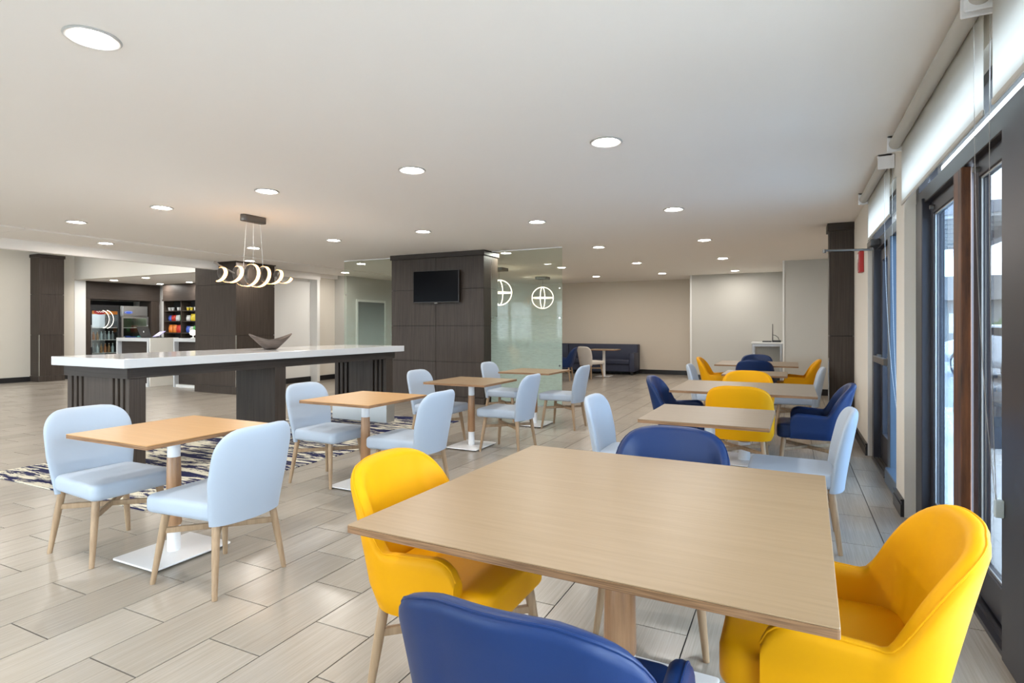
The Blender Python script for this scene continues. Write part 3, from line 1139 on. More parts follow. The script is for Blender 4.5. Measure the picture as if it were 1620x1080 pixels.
E_, W_, N_, S_ = -90, 90, 0, 180          # facing +x, -x, +y (away), -y
GL, GR, GB = 'pale chairs at the small oak tables', 'chairs along the window side', 'chairs by the banquette'
place('light', -3.74, 2.085, E_ - 2, 'pale blue-grey armless chair left of the nearest small table on the left', GL)
place('light', -2.795, 2.115, W_ + 2, 'pale blue-grey armless chair, back turned, right of the nearest small table on the left', GL)
place('light', -3.675, 3.85, E_, 'pale blue-grey armless chair facing the second small table, rug behind it', GL)
place('light', -2.80, 3.86, W_, 'pale blue-grey armless chair right of the second small table, behind the yellow chair', GL)
place('light', -3.675, 5.60, E_, 'pale blue-grey armless chair left of the third small table, before the wide column', GL)
place('light', -2.80, 5.66, W_, 'pale blue-grey armless chair right of the third small table', GL)
place('light', -3.65, 7.30, E_, 'pale blue-grey armless chair left of the fourth small table, by the frosted glass', GL)
place('light', -2.76, 7.27, W_, 'pale blue-grey armless chair right of the fourth small table, farthest of its row', GL)
place('light', -1.03, 4.12, E_, 'pale blue-grey armless chair left of the blue chair, at the window-side small table', GR)
place('light', 0.03, 4.12, W_, 'pale blue-grey armless chair nearest the windows, behind the large front table', GR)
place('light', -0.95, 8.12, E_, 'far pale chair left of the distant narrow table, before a yellow chair', GR)
place('light', 0.05, 8.2, W_, 'shadowed pale chair right of the distant narrow table near the slim column', GR)
place('yellow', -1.14, 1.88, E_, 'yellow tub armchair left of the large front table', GR)
place('yellow', 0.075, 1.93, W_, 'big yellow tub armchair in the foreground by the sliding window', GR)
place('blue', -0.49, 1.285, N_, 'blue tub armchair in the foreground with its back to the viewer', GR)
place('blue', -0.54, 2.665, S_, 'blue tub armchair just behind the large front table, top of back showing', GR)
place('yellow', -0.42, 5.70, N_, 'yellow tub armchair with its back turned at the second large table', GR)
place('blue', -0.98, 6.08, E_, 'blue tub armchair left of the second large table', GR)
place('blue', 0.14, 6.02, W_, 'blue tub armchair right of the second large table, next to the glass door', GR)
place('yellow', -0.46, 6.93, S_, 'yellow tub armchair on the far side of the second large table', GR)
place('yellow', -1.07, 10.2, E_, 'yellow tub armchair left of the farthest large table', GR)
place('yellow', 0.04, 10.25, W_, 'yellow tub armchair right of the farthest large table', GR)
place('blue', -0.52, 10.03, N_, 'blue tub armchair on the near side of the farthest large table', GR)
place('blue', -0.58, 11.33, S_, 'blue tub armchair on the far side of the farthest large table, only its top showing', GR)
place('grey', -4.72, 14.42, N_ - 25, 'beige armless chair in front of the navy banquette', GB)
place('blue', -5.22, 13.62, W_ + 10, 'distant blue tub armchair left of the beige chair', GB)
place('yellow', -6.35, 13.7, E_, 'distant yellow tub armchair half hidden behind the frosted glass', GB)
place('light', -5.45, 12.35, E_ + 20, 'distant pale chair at the edge of the frosted glass', GB)


# ------------------------------------------------------------------ tables
def cafe_table(label, x0, y0, x1, y1, rot, top, group, base='sleeve', h=.745, plate=(.39, .48)):
    cx, cy = (x0 + x1) / 2, (y0 + y1) / 2
    w, d = (x1 - x0) / 2, (y1 - y0) / 2
    t = thing('cafe_table', label, 'table', (cx, cy, 0), radians(rot), group)
    MB().slab(rrect(-w, -d, w, d, .006, 2), h - .004, h, .0015, 1).build('tabletop', top, t)
    MB().slab(rrect(-w, -d, w, d, .006, 2), h - .024, h - .004, .0008, 1).build('plywood_edge', 'ply_edge', t)
    B(-.14, -.14, h - .032, .14, .14, h - .024).build('top_bracket', 'black_plastic', t)
    if base == 'sleeve':
        MB().lathe([(.036, .02), (.036, .17)], n=20).build('lower_post', 'white_metal', t, smooth=True)
        MB().lathe([(.037, .17), (.043, .18), (.037, .572), (.034, .578)], n=20).build('wood_sleeve', 'walnut_sleeve', t, smooth=True)
        MB().lathe([(.035, .578), (.035, h - .033)], n=20).build('upper_post', 'white_metal', t, smooth=True)
    elif base == 'big':
        MB().lathe([(.055, .02), (.055, .20)], n=24).build('lower_post', 'white_metal', t, smooth=True)
        MB().lathe([(.058, .20), (.058, .21), (.050, .62), (.047, .625)], n=24).build('wood_sleeve', 'walnut_sleeve', t, smooth=True)
        MB().lathe([(.048, .625), (.048, h - .033)], n=24).build('upper_post', 'white_metal', t, smooth=True)
    else:
        MB().lathe([(.04, .02), (.04, h - .033)], n=20).build('post', 'white_metal', t, smooth=True)
    pw, pd = plate[0] / 2, plate[1] / 2
    MB().slab(rrect(-pw, -pd, pw, pd, .015, 4), .012, .022, .003, 2).build('base_plate', 'white_metal', t, smooth=True)
    for sx in (-1, 1):
        for sy in (-1, 1):
            MB().lathe([(.014, 0), (.014, .012)], n=10, cx=sx * (pw - .03), cy=sy * (pd - .03)).build('foot_pad', 'black_plastic', t)
    return t


GT = 'small oak cafe tables'
cafe_table('small square oak table nearest on the left, between two pale chairs', -3.685, 1.81, -2.945, 2.585, 0, 'oak_warm', GT)
cafe_table('small square oak table second along the left row', -3.655, 3.49, -2.925, 4.275, 0, 'oak_warm', GT)
cafe_table('small square oak table third along the left row', -3.635, 5.235, -2.87, 6.03, 0, 'oak_top', GT)
cafe_table('small square oak table farthest along the left row, before the frosted glass', -3.57, 6.90, -2.83, 7.67, 0, 'oak_top', GT)
GQ = 'tables along the window side'
cafe_table('large square oak table in the foreground', -1.206, 1.34, .107, 2.675, -1.5, 'oak_top', GQ, 'big', plate=(.60, .60))
cafe_table('small pale oak table just behind the blue chair', -.905, 3.75, -.11, 4.585, -.8, 'pale_top', GQ)
cafe_table('second large pale oak table, yellow chairs on both sides', -1.06, 5.63, .207, 6.80, 0, 'pale_top', GQ, 'big', plate=(.60, .60))
cafe_table('narrow distant pale table between two large tables', -.81, 7.80, -.043, 8.58, 0, 'pale_top', GQ)
cafe_table('farthest large pale oak table near the white desk', -1.125, 9.78, .10, 11.03, 0, 'pale_top', GQ, 'big', plate=(.60, .60))
GF = 'pale tables by the banquette'
cafe_table('pale table in front of the navy banquette, behind the beige chair', -4.95, 14.75, -4.20, 15.45, 0, 'pale_top', GF, 'plain')
cafe_table('pale table left of the distant blue chair, cut by the frosted glass', -6.25, 13.3, -5.45, 14.1, 0, 'pale_top', GF, 'plain')


# ------------------------------------------------------------------ banquette against the back wall
def banquette(label, x0, x1, arm_r):
    t = thing('banquette', label, 'sofa', ((x0 + x1) / 2, 16.2, 0), group='navy banquettes along the back wall')
    xa = x1 - (.14 if arm_r else 0)
    n = 2
    for k in range(n):
        a, b = x0 + (xa - x0) * k / n, x0 + (xa - x0) * (k + 1) / n
        B(a + .003, 15.80, .30, b - .003, 16.30, .43).build('seat_cushion', 'vinyl_navy', t, world=True, bevel=0.025, bseg=3, smooth=True)
    B(x0, 15.83, .10, xa, 16.30, .30).build('base', 'vinyl_navy', t, world=True, bevel=0.008)
    B(x0 + .003, 16.26, .10, x1 - .02 if arm_r else x1, 16.56, .85).build('backrest', 'vinyl_navy', t, world=True, bevel=0.02, bseg=3, smooth=True)
    if arm_r:
        B(xa, 15.78, .10, x1, 16.30, .62).build('armrest', 'vinyl_navy', t, world=True, bevel=0.015, bseg=2, smooth=True)
    for xx in (x0 + .08, x1 - .08):
        for yq in (15.87, 16.5):
            B(xx - .03, yq - .03, 0, xx + .03, yq + .03, .102).build('foot', 'black_plastic', t, world=True)
    return t


banquette('navy upholstered banquette with armrest at its right end, by the back wall', -6.02, -3.92, True)
banquette('navy banquette section left of the armed one, mostly behind chairs', -8.6, -6.03, False)

# ------------------------------------------------------------------ side desk with router
dk = thing('side_desk', 'white topped grey metal desk against the pale far wall', 'desk', (-.5, 15.05, 0))
MB().slab(rrect(-.86, 14.72, -.18, 15.36, .01, 2), .955, .99, .004, 2).build('desktop', 'desk_white', dk, world=True)
for x in (-.84, -.24):
    for y in (14.74, 15.29):
        B(x, y, 0, x + .045, y + .045, .955).build('leg', 'desk_grey', dk, world=True, bevel=0.003)
m = MB().box(-.795, 14.75, .89, -.24, 14.78, .954).box(-.795, 15.30, .89, -.24, 15.33, .954).box(-.83, 14.785, .89, -.80, 15.29, .954).box(-.23, 14.785, .89, -.20, 15.29, .954)
m.build('rail', 'desk_grey', dk, world=True)
rt_ = thing('router', 'black router box with upright antenna on the white desk', 'router', (-.42, 14.95, .9905))
B(-.62, 14.85, .9905, -.42, 15.0, 1.02).build('router_box', 'black_plastic', rt_, world=True, bevel=0.004)
B(-.41, 14.83, .9905, -.22, 15.02, 1.035).build('modem_box', 'black_plastic', rt_, world=True, bevel=0.004)
MB().cyl((-.40, 14.95, 1.03), (-.40, 14.95, 1.42), .011, .007, n=8).build('antenna', 'black_plastic', rt_, world=True, smooth=True)
MB().tube([(-.40, 14.94, 1.16), (-.34, 14.93, 1.15), (-.28, 14.92, 1.10), (-.26, 14.92, 1.04)], .007, 6).build('cable', 'black_plastic', rt_, world=True, smooth=True)


# ------------------------------------------------------------------ recessed downlights
def downlight_proto():
    t = thing('ceiling_downlight', 'x', 'downlight')
    n = 28
    prof = [(.114, 0.0), (.116, -.004), (.110, -.010), (.098, -.009), (.091, -.004), (.087, .0)]
    MB().lathe(prof, n=n, cap0=False, cap1=False).build('trim_ring', 'lamp_trim', t, smooth=True)
    MB().lathe([(.0005, -.0035), (.080, -.0035)], n=n, cap0=False, cap1=False).build('lens', 'lamp_lens', t)
    return t


rows = {-1.205: ('in the ceiling row nearest the windows', (4.03, 6.68, 9.25, 11.88, 14.6)),
        -2.91: ('in the second ceiling row from the windows', (1.54, 4.03, 6.71, 9.3, 11.95, 14.55)),
        -4.65: ('in the third ceiling row from the windows', (4.03, 6.70, 9.3, 12.1, 14.65)),
        -6.35: ('in the fourth ceiling row from the windows', (4.07, 6.76)),
        -8.2: ('in the fifth ceiling row from the windows', (4.15, 6.83, 9.54)),
        -9.72: ('in the panelled ceiling band along the lobby', (5.33, 8.01, 10.73))}
ordn = ['nearest', 'second', 'third', 'fourth', 'fifth', 'sixth']
dl0 = None


def downlight(x, y, z, label, group):
    global dl0
    if dl0 is None:
        dl0 = downlight_proto()
        dl0.location = (x, y, z)
        dl0['label'] = label
        dl0['group'] = group
        return dl0
    return copy_tree(dl0, (x, y, z), 0, label, group)


GD = 'recessed ceiling downlights'
for x, (ph, ys) in rows.items():
    for k, y in enumerate(ys):
        w = ordn[k] if k < len(ys) - 1 else 'farthest'
        downlight(x, y, HC - (.0205 if x < -9.4 else .0005), 'round recessed downlight, %s %s' % (w, ph), GD)
for x, y in ((-1.205, 1.45), (-4.65, 1.45), (-6.35, 1.5), (-8.2, 1.6), (-1.205, -1.1), (-2.91, -1.1), (-4.65, -1.1), (-6.35, -1.1)):
    downlight(x, y, HC - .0005, 'recessed downlight %s the viewer, %s row from the windows' % ('beside' if y > 0 else 'behind', {-1.205: 'first', -2.91: 'second', -4.65: 'third', -6.35: 'fourth', -8.2: 'fifth'}[x]), 'downlights behind the viewer')
for (x, y), nm in zip(((-16.15, 9.06), (-14.6, 8.95), (-16.3, 10.4), (-14.95, 10.35)),
                      ('nearest the fridges', 'at the alcove front', 'in front of the snack shelf', 'beside the dark column')):
    downlight(x, y, HA - .0005, 'small recessed downlight in the market alcove, ' + nm, 'alcove downlights')
for x, y in ((-12.5, 2.0), (-15.2, 2.0), (-12.5, 5.0), (-15.2, 5.0), (-12.6, 7.2), (-15.4, 7.2)):
    downlight(x, y, HL - .0005, 'recessed lobby downlight, %s side, %s of three' % ('near' if x > -14 else 'far wall', 'first' if y < 3 else 'second' if y < 6 else 'third'), 'lobby downlights')

# ------------------------------------------------------------------ spiral chandelier
sc = thing('spiral_chandelier', 'glowing spiral ribbon chandelier hanging over the island counter', 'chandelier', (-5.86, 4.88, HC))
m = MB().slab(rrect(-.05, -.17, .05, .17, .045, 6), -.075, -.001, .004, 2)
m.build('ceiling_canopy', 'bronze_grey', sc, smooth=True)
N = 240
pts, dark = [], []
ax = Vector((0.0, 1.0, 0.0))


def spiral(q):
    """ribbon path: drawn-out ends, tight coils in the middle; axis along y, q in 0..1"""
    y = -.50 + 1.0 * q
    w = math.exp(-((q - .5) / .23) ** 2)
    ph = 2 * pi * 5.2 * (q - .5) + .55 * sin(4 * pi * (q - .5)) + 2.3
    r = .075 + .060 * w
    return Vector((r * cos(ph), y + .02 * cos(ph), -.72 + .05 * (q - .5) + r * sin(ph)))


for i in range(N + 1):
    pts.append(spiral(i / N))
# flat ribbon: outer metal face and inner glowing strip
rs_o, rs_i = [], []
for i, p in enumerate(pts):
    tg = (pts[min(i + 1, N)] - pts[max(i - 1, 0)]).normalized()
    c = Vector((0, p.y, -.72 + .05 * (i / N - .5)))
    rad = (p - c).normalized()
    rad = (rad - tg * rad.dot(tg)).normalized()
    bn = tg.cross(rad)
    hw = .025
    rs_o.append([tuple(p + bn * hw + rad * .003), tuple(p - bn * hw + rad * .003), tuple(p - bn * hw - rad * .005), tuple(p + bn * hw - rad * .005)])
    rs_i.append([tuple(p + bn * hw * .85 + rad * .006), tuple(p - bn * hw * .85 + rad * .006), tuple(p - bn * hw * .85 + rad * .0032), tuple(p + bn * hw * .85 + rad * .0032)])
MB().rings(rs_o).build('metal_ribbon', 'bronze_grey', sc, smooth=True)
MB().rings(rs_i).build('led_strip', 'led_warm', sc, smooth=True)
for yq in (-.10, 0.0, .10):
    zt = -.62 if yq else -.64
    MB().cyl((0, yq, -.07), (0, yq * 1.4, zt), .0016, n=5).build('suspension_wire', 'steel', sc)
for yq, s in ((-.50, 1), (.50, -1)):
    MB().cyl((-.07, yq + .02 * s, -.60 if s > 0 else -.64), (.06, yq + .19 * s, -.72), .010, n=8).build('end_rod', 'bronze_grey', sc, smooth=True)


# ------------------------------------------------------------------ globe pendants behind the glass
def pendant(label, x, y):
    t = thing('globe_pendant', label, 'pendant lamp', (x, y, HC), group='globe pendants behind the glass')
    MB().slab(rrect(-.16, -.16, .16, .16, .02, 3), -.07, -.001, .004, 2).build('ceiling_canopy', 'bronze_grey', t)
    zc, R = -.56, .285
    for k, (tilt, az) in enumerate(((0, 0), (pi / 2, .35), (pi / 2, 1.75))):
        pp = []
        for i in range(48):
            a = 2 * pi * i / 48
            v = Vector((cos(a), sin(a), 0)) * R
            v = Matrix.Rotation(az, 3, 'Z') @ (Matrix.Rotation(tilt, 3, 'X') @ v)
            pp.append(tuple(v + Vector((0, 0, zc))))
        MB().tube(pp, .010, 8, closed=True).build('light_ring', 'led_white', t, smooth=True)
    MB().cyl((0, 0, -.07), (0, 0, zc + R), .003, n=6).build('suspension_wire', 'dark_metal', t)
    return t


pendant('farther glowing globe pendant of crossed light rings, seen through the frosted glass', -6.0, 14.2)
pendant('nearer glowing globe pendant of crossed light rings, half hidden by the wide column', -5.98, 11.62)

# ------------------------------------------------------------------ market alcove: surround, two fridges, snack shelf
su = thing('fridge_surround', 'dark veneered surround framing the two drink fridges', 'surround', (-17.3, 9.77, 0))
B(-17.6, 8.81, 2.11, -17.02, 10.85, HA - .001).build('header_panel', 'dark_veneer_h', su, world=True, bevel=0.003)
B(-17.6, 8.81, 0, -17.03, 8.96, 2.108).build('side_panel', 'dark_veneer', su, world=True, bevel=0.003)
B(-17.6, 10.60, 0, -17.03, 10.84, 2.108).build('side_panel', 'dark_veneer', su, world=True, bevel=0.003)
B(-17.94, 8.97, 0, -17.88, 10.59, 2.108).build('back_panel', 'dark_groove', su, world=True)


def fridge(name, label, y0, y1, ztop, body, inner, signz, style):
    t = thing(name, label, 'fridge', (-17.4, (y0 + y1) / 2, 0))
    xf = -17.10
    m = MB()
    m.box(-17.85, y0, .05, -17.80, y1, ztop)
    m.box(-17.80, y0, .05, xf - .05, y0 + .03, ztop).box(-17.80, y1 - .03, .05, xf - .05, y1, ztop)
    m.box(-17.80, y0 + .03, .05, xf - .05, y1 - .03, .22).box(-17.80, y0 + .03, signz, xf - .05, y1 - .03, ztop)
    m.build('cabinet', body, t, world=True)
    m = MB().box(-17.79, y0 + .031, .221, -17.78, y1 - .031, signz - .001)
    m.build('liner', inner, t, world=True)
    B(-17.70, y0 + .034, signz - .03, xf - .06, y1 - .034, signz - .02).build('inner_light', 'led_dim' if style else 'led_fridge', t, world=True)
    if not style:
        for ya in (y0 + .034,):
            B(-17.34, ya, .26, -17.31, ya + .016, signz - .04).build('inner_light', 'led_fridge', t, world=True)
    for z in (.62, .98, 1.32):
        B(-17.77, y0 + .034, z, xf - .08, y1 - .034, z + .012).build('shelf', 'white_metal', t, world=True)
    m = MB()
    frame_rect(m, y0, y1, .20, signz + .01, xf - .045, xf, .05)
    d = m.build('door', body, t, world=True)
    g = B(xf - .03, y0 + .045, .245, xf - .022, y1 - .045, signz - .035)
    g.v = [(x - t.location[0], y - t.location[1], z) for x, y, z in g.v]
    g.build('door_glass', 'glass_case', d)
    g = B(xf, y1 - .04 if style else y0 + .012, .8, xf + .03, y1 - .015 if style else y0 + .036, 1.4)
    g.v = [(x - t.location[0], y - t.location[1], z) for x, y, z in g.v]
    g.build('handle', 'brushed_steel', d, bevel=0.004)
    return t


f1 = fridge('drink_fridge', 'black framed glass door drink fridge with red sign and curved neon', 8.985, 9.765, 1.96, 'black_plastic', 'fridge_inner', 1.84, 0)
sg = B(-17.137, 9.04, 1.70, -17.131, 9.71, 1.83).build('sign_panel', 'pk_orange', f1, world=True)
m = MB().rings([[(-17.1305 + dx, 9.25 + .155 * cos(2 * pi * k / 24), 1.765 + .075 * sin(2 * pi * k / 24)) for k in range(24)] for dx in (0, .004)])
m.v = [(x + 17.4, y - f1.location[1], z) for x, y, z in m.v]
m.build('red_disc', 'red', sg, smooth=False)
pp = [(-17.125, 9.16 + .18 * i / 12, 1.765 + .018 * sin(i * 1.6)) for i in range(13)]
m = MB().tube(pp, .008, 6)
m.v = [(x + 17.4, y - f1.location[1], z) for x, y, z in m.v]
m.build('white_script', 'pk_white', sg)
f2 = fridge('display_fridge', 'stainless steel glass door display fridge with blue oval badge', 9.80, 10.56, 1.95, 'brushed_steel', 'fridge_dark', 1.64, 1)
sg = B(-17.145, 9.83, 1.67, -17.10, 10.53, 1.94).build('steel_header', 'brushed_steel', f2, world=True, bevel=0.006)
for rr, mt, xx in ((1.0, 'pk_blue', -17.099), (.8, 'pk_white', -17.095), (.72, 'pk_blue', -17.091)):
    m = MB().rings([[(xx + dx, 9.99 + .12 * rr * cos(2 * pi * k / 24), 1.765 + .045 * rr * sin(2 * pi * k / 24)) for k in range(24)] for dx in (0, .003)])
    m.v = [(x + 17.4, y - f2.location[1], z) for x, y, z in m.v]
    m.build('oval_badge', mt, sg)


def bottle_mesh(h, r):
    return MB().lathe([(r * .95, 0), (r, .01), (r, h * .62), (r * .45, h * .82), (r * .38, h * .93), (r * .42, h * .94), (r * .42, h), (r * .1, h)], n=10)


GBt = 'bottles in the drink fridge'
nb = 0
pals = ['pk_brown', 'pk_clear', 'pk_grey', 'pk_clear', 'pk_grey', 'pk_clear', 'pk_brown', 'pk_rust']
for zi, (z, nm) in enumerate(((.2215, 'bottom'), (.633, 'second'), (.993, 'third'))):
    for k in range(7):
        y = 9.075 + k * .10
        t = thing('drink_bottle', 'drink bottle number place %s from the left on the %s fridge shelf' % (['first', 'second', 'third', 'fourth', 'fifth', 'sixth', 'seventh'][k], nm), 'bottle', (-17.30, y, z), group=GBt)
        t['label'] = '%s bottle, %s from the left, on the %s shelf of the black fridge' % (pals[(k + zi * 3) % 8][3:].replace('clear', 'clear plastic'), ['first', 'second', 'third', 'fourth', 'fifth', 'sixth', 'seventh'][k], nm)
        h = .24 if zi < 2 else .22
        bottle_mesh(h, .034).build('bottle_body', pals[(k + zi * 3) % 8], t, smooth=True)
        MB().lathe([(.016, h), (.016, h + .02)], n=8).build('cap', 'pk_white', t)
for k in range(4):
    tag(MB().slab(rrect(-17.45, 9.88 + k * .16, -17.30, 10.01 + k * .16, .015, 3), .9925, 1.07 + .02 * (k % 2), .008, 2).build('food_tub', ['pk_white', 'pk_blue', 'pk_blue', 'pk_teal'][k]),
        '%s food tub, %s from the left, on the upper shelf of the steel fridge' % (['white', 'blue', 'dark blue', 'teal'][k], ordn[k] if k else 'first'), 'tub', 'tubs in the steel fridge')

# neon crescent hung in the fridge glass
ne = thing('neon_crescent', 'white neon crescent of two arcs glowing before the black fridge', 'neon sign', (-17.05, 9.42, 1.27))
for r_, cy_, nm in ((.24, 9.36, 'outer_arc'), (.235, 9.25, 'inner_arc')):
    MB().tube([(-17.062, cy_ + r_ * cos(a) * .85, 1.56 + r_ * 1.05 * sin(a)) for a in [-1.35 + 2.75 * i / 20 for i in range(21)]], .008, 6).build(nm, 'neon_white', ne, world=True, smooth=True)
MB().cyl((-17.062, 9.40, 1.79), (-17.098, 9.40, 1.79), .006, n=6).build('bracket', 'steel', ne, world=True)

sh = thing('snack_shelf', 'dark snack shelf unit with divided shelves in the market alcove', 'shelf', (-16.0, 10.8, 0))
X0, X1 = -16.52, -14.52
B(X0, 10.93, 0, X1, 10.949, 2.14).build('back_panel', 'dark_groove', sh, world=True)
B(X0 - .01, 10.62, 2.15, X1 + .03, 10.949, HA - .001).build('header_panel', 'dark_veneer_h', sh, world=True, bevel=0.003)
B(X0 - .01, 10.60, 2.10, X1 + .02, 10.93, 2.148).build('cornice', 'dark_veneer_h', sh, world=True, bevel=0.002)
for x in (X0, -15.75, -15.00, X1 - .03):
    B(x, 10.64, 0, x + .03, 10.93, 2.10).build('upright', 'dark_veneer', sh, world=True)
for z in (.25, .60, .93, 1.16, 1.50, 1.80):
    for a, b in ((X0 + .031, -15.751), (-15.719, -15.001), (-14.969, X1 - .031)):
        B(a, 10.65, z, b, 10.93, z + .025).build('shelf_board', 'dark_veneer_h', sh, world=True)


def snack_bag(col, w, h, x, z, label, lean=0.0):
    m = MB()
    rs = []
    for j in range(7):
        q = j / 6
        th = .045 * sin(pi * min(.999, max(.001, q))) ** .6 + .002
        rs.append([(w / 2 * (1 - .06 * sin(pi * q)) * cx, th * cy, h * q) for cx, cy in ((-1, -.25), (-.5, -1), (0.0, -1.1), (.5, -1), (1, -.25), (1, .25), (.5, 1), (0, 1.1), (-.5, 1), (-1, .25))])
    m.rings(rs)
    o = m.build('snack_bag', col, smooth=True)
    o.location = (x, 10.77, z + .001)
    o.rotation_euler = (radians(-4), 0, lean)
    return tag(o, label, 'snack bag', 'snack bags on the dark shelf')


sn = [('pk_orange', .16, .23, -16.84, 1.185, 'orange'), ('pk_orange', .16, .23, -16.66, 1.185, 'deep orange'), ('pk_red', .2, .22, -16.47, 1.185, 'red'), ('pk_green', .16, .2, -16.28, 1.185, 'green'),
      ('pk_blue', .15, .19, -16.05, 1.185, 'blue'), ('pk_white', .14, .18, -15.90, 1.185, 'white'), ('pk_green', .16, .2, -15.74, 1.185, 'green'), ('pk_orange', .15, .2, -15.57, 1.185, 'orange'),
      ('pk_blue', .13, .16, -16.855, 1.525, 'blue'), ('pk_red', .18, .17, -16.70, 1.525, 'red'), ('pk_white', .16, .17, -16.51, 1.525, 'white'), ('pk_green', .2, .2, -16.30, 1.525, 'green'),
      ('pk_white', .16, .16, -16.04, 1.525, 'white'), ('pk_yellow', .2, .2, -15.84, 1.525, 'yellow'), ('pk_white', .16, .18, -15.62, 1.525, 'white')]
place_w = {1.185: 'lower', 1.525: 'middle'}
seen = {}
for c, w, h, x, z, cn in sn:
    side = 'left' if x < -16.16 else 'right'
    key = (cn, z, side)
    seen[key] = seen.get(key, 0) + 1
    lb = '%s snack bag on the %s row, %s bay of the dark snack shelf' % (cn, place_w[z], side)
    if seen[key] > 1:
        lb = 'second ' + lb
    snack_bag(c, w, h, x + .445, z, lb)
for k, (x, c) in enumerate(((-16.85, 'pk_white'), (-16.70, 'pk_white'), (-16.45, 'pk_white'), (-16.32, 'pk_white'), (-16.2, 'pk_white'), (-16.02, 'pk_yellow'), (-15.87, 'pk_yellow'), (-15.70, 'pk_white'), (-15.56, 'pk_white'))):
    if -16.22 < x < -16.1:
        continue
    t = thing('snack_cup', '%s snack cup, %s from the left, on the top row of the dark snack shelf' % (c[3:], ['first', 'second', 'third', 'fourth', 'x', 'fifth', 'sixth', 'seventh', 'eighth'][k]), 'cup', (x + .42, 10.77, 1.8255), group='cups on the snack shelf')
    MB().lathe([(.035, 0), (.045, .085)], n=12).build('cup_body', c, t, smooth=True)
    MB().lathe([(.047, .0855), (.047, .095)], n=12).build('lid', 'pk_white', t)

# ------------------------------------------------------------------ reception pods in the lobby
def pod(label, x0, x1, y0, y1, cream_side):
    t = thing('reception_pod', label, 'reception desk', ((x0 + x1) / 2, (y0 + y1) / 2, 0), group='reception pods in the lobby')
    B(x0, y0, 1.02, x1, y1, 1.10).build('worktop', 'quartz', t, world=True, bevel=0.003)
    B(x0, y0, 0, x0 + .045, y1, 1.019).build('waterfall_side', 'quartz', t, world=True)
    B(x1 - .045, y0, 0, x1, y1, 1.019).build('waterfall_side', 'quartz', t, world=True)
    B(x0 + .046, y0 + .10, .0, x1 - .046, y0 + .13, 1.019).build('front_panel', 'dark_veneer_h', t, world=True)
    B(x0 + .046, y0 + .03, .0, x1 - .046, y0 + .10, .06).build('kick_board', 'white_trim', t, world=True)
    if cream_side:
        B(x1 + .001, y0 + .03, 0, x1 + .03, y1, 1.10).build('side_cladding', 'wall_cream', t, world=True, bevel=0.003)
    return t


pod('white framed reception pod holding the laptop, left of its cream side', -14.22, -13.02, 8.03, 8.73, True)
pod('white framed reception pod partly behind the dark column under the chandelier', -12.50, -11.30, 8.27, 8.52, False)
lp = thing('laptop', 'dark laptop seen from behind on the reception pod', 'laptop', (-13.5, 8.3, 1.1))
B(-13.72, 8.30, 1.1005, -13.32, 8.55, 1.118).build('keyboard_base', 'dark_metal', lp, world=True, bevel=0.004)
m = MB()._add([(-13.72, 8.29, 1.119), (-13.32, 8.29, 1.119), (-13.30, 8.20, 1.36), (-13.74, 8.20, 1.36), (-13.72, 8.302, 1.119), (-13.32, 8.302, 1.119), (-13.30, 8.212, 1.364), (-13.74, 8.212, 1.364)],
              [(0, 1, 2, 3), (7, 6, 5, 4), (0, 4, 5, 1), (1, 5, 6, 2), (2, 6, 7, 3), (3, 7, 4, 0)])
m.build('screen_lid', 'dark_metal', lp, world=True)
MB().rings([[(-13.52 + .018 * cos(2 * pi * k / 12), 8.2385 - .0 + .0, 1.24 + .022 * sin(2 * pi * k / 12)) for k in range(12)], [(-13.52 + .016 * cos(2 * pi * k / 12), 8.234, 1.24 + .02 * sin(2 * pi * k / 12)) for k in range(12)]]).build('lid_emblem', 'pk_white', lp, world=True)
tb_ = thing('tablet', 'lilac screened tablet tilted on a stand beside the laptop', 'tablet', (-13.17, 8.35, 1.1))
m = MB()._add([(-13.28, 8.30, 1.13), (-13.06, 8.30, 1.15), (-13.03, 8.44, 1.26), (-13.25, 8.44, 1.24), (-13.28, 8.308, 1.12), (-13.06, 8.308, 1.14), (-13.03, 8.448, 1.25), (-13.25, 8.448, 1.23)],
              [(0, 1, 2, 3), (7, 6, 5, 4), (0, 4, 5, 1), (1, 5, 6, 2), (2, 6, 7, 3), (3, 7, 4, 0)])
m.build('screen', 'lilac', tb_, world=True)
MB().box(-13.2, 8.33, 1.1005, -13.1, 8.46, 1.108).cyl((-13.15, 8.40, 1.105), (-13.15, 8.40, 1.20), .01).build('stand', 'black_plastic', tb_, world=True)
lm = thing('desk_lamp', 'small glowing white lamp on the reception pod by the dark column', 'lamp', (-12.0, 8.4, 1.1005))
MB().lathe([(.05, 0), (.05, .01), (.012, .015), (.012, .06)], n=14).build('lamp_base', 'white_metal', lm, smooth=True)
MB().lathe([(.01, .06), (.06, .075), (.075, .12), (.06, .165), (.02, .185)], n=18).build('lamp_globe', 'neon_white', lm, smooth=True)

# ------------------------------------------------------------------ outdoors
gp = struct('ground', MB().box(XO, -30, -.13, 60, 60, -.03).box(-40, -30, -.13, XO, YB - .2, -.03), 'asphalt')
struct('patio_slab', B(XO, -6, -.03, 3.6, 12.0, -.015), 'concrete')
pr = thing('porch_roof', 'grey porch roof with pale battens outside the sliding window', 'porch roof', (1.8, 9.7, 2.6))
B(1.1, 8.0, 2.62, 2.5, 11.5, 2.75).build('roof_deck', 'soffit', pr, world=True)
for k in range(9):
    y = 8.05 + k * .40
    B(1.12, y, 2.585, 2.48, y + .03, 2.62).build('batten', 'white_trim', pr, world=True)
B(2.36, 8.0, 2.48, 2.5, 11.5, 2.62).build('edge_beam', 'soffit', pr, world=True)
B(2.36, 8.0, -.015, 2.48, 8.12, 2.48).build('support', 'soffit', pr, world=True)
pp_ = thing('porch_post', 'grey porch post outside the windows', 'post', (2.43, 11.2, -.015))
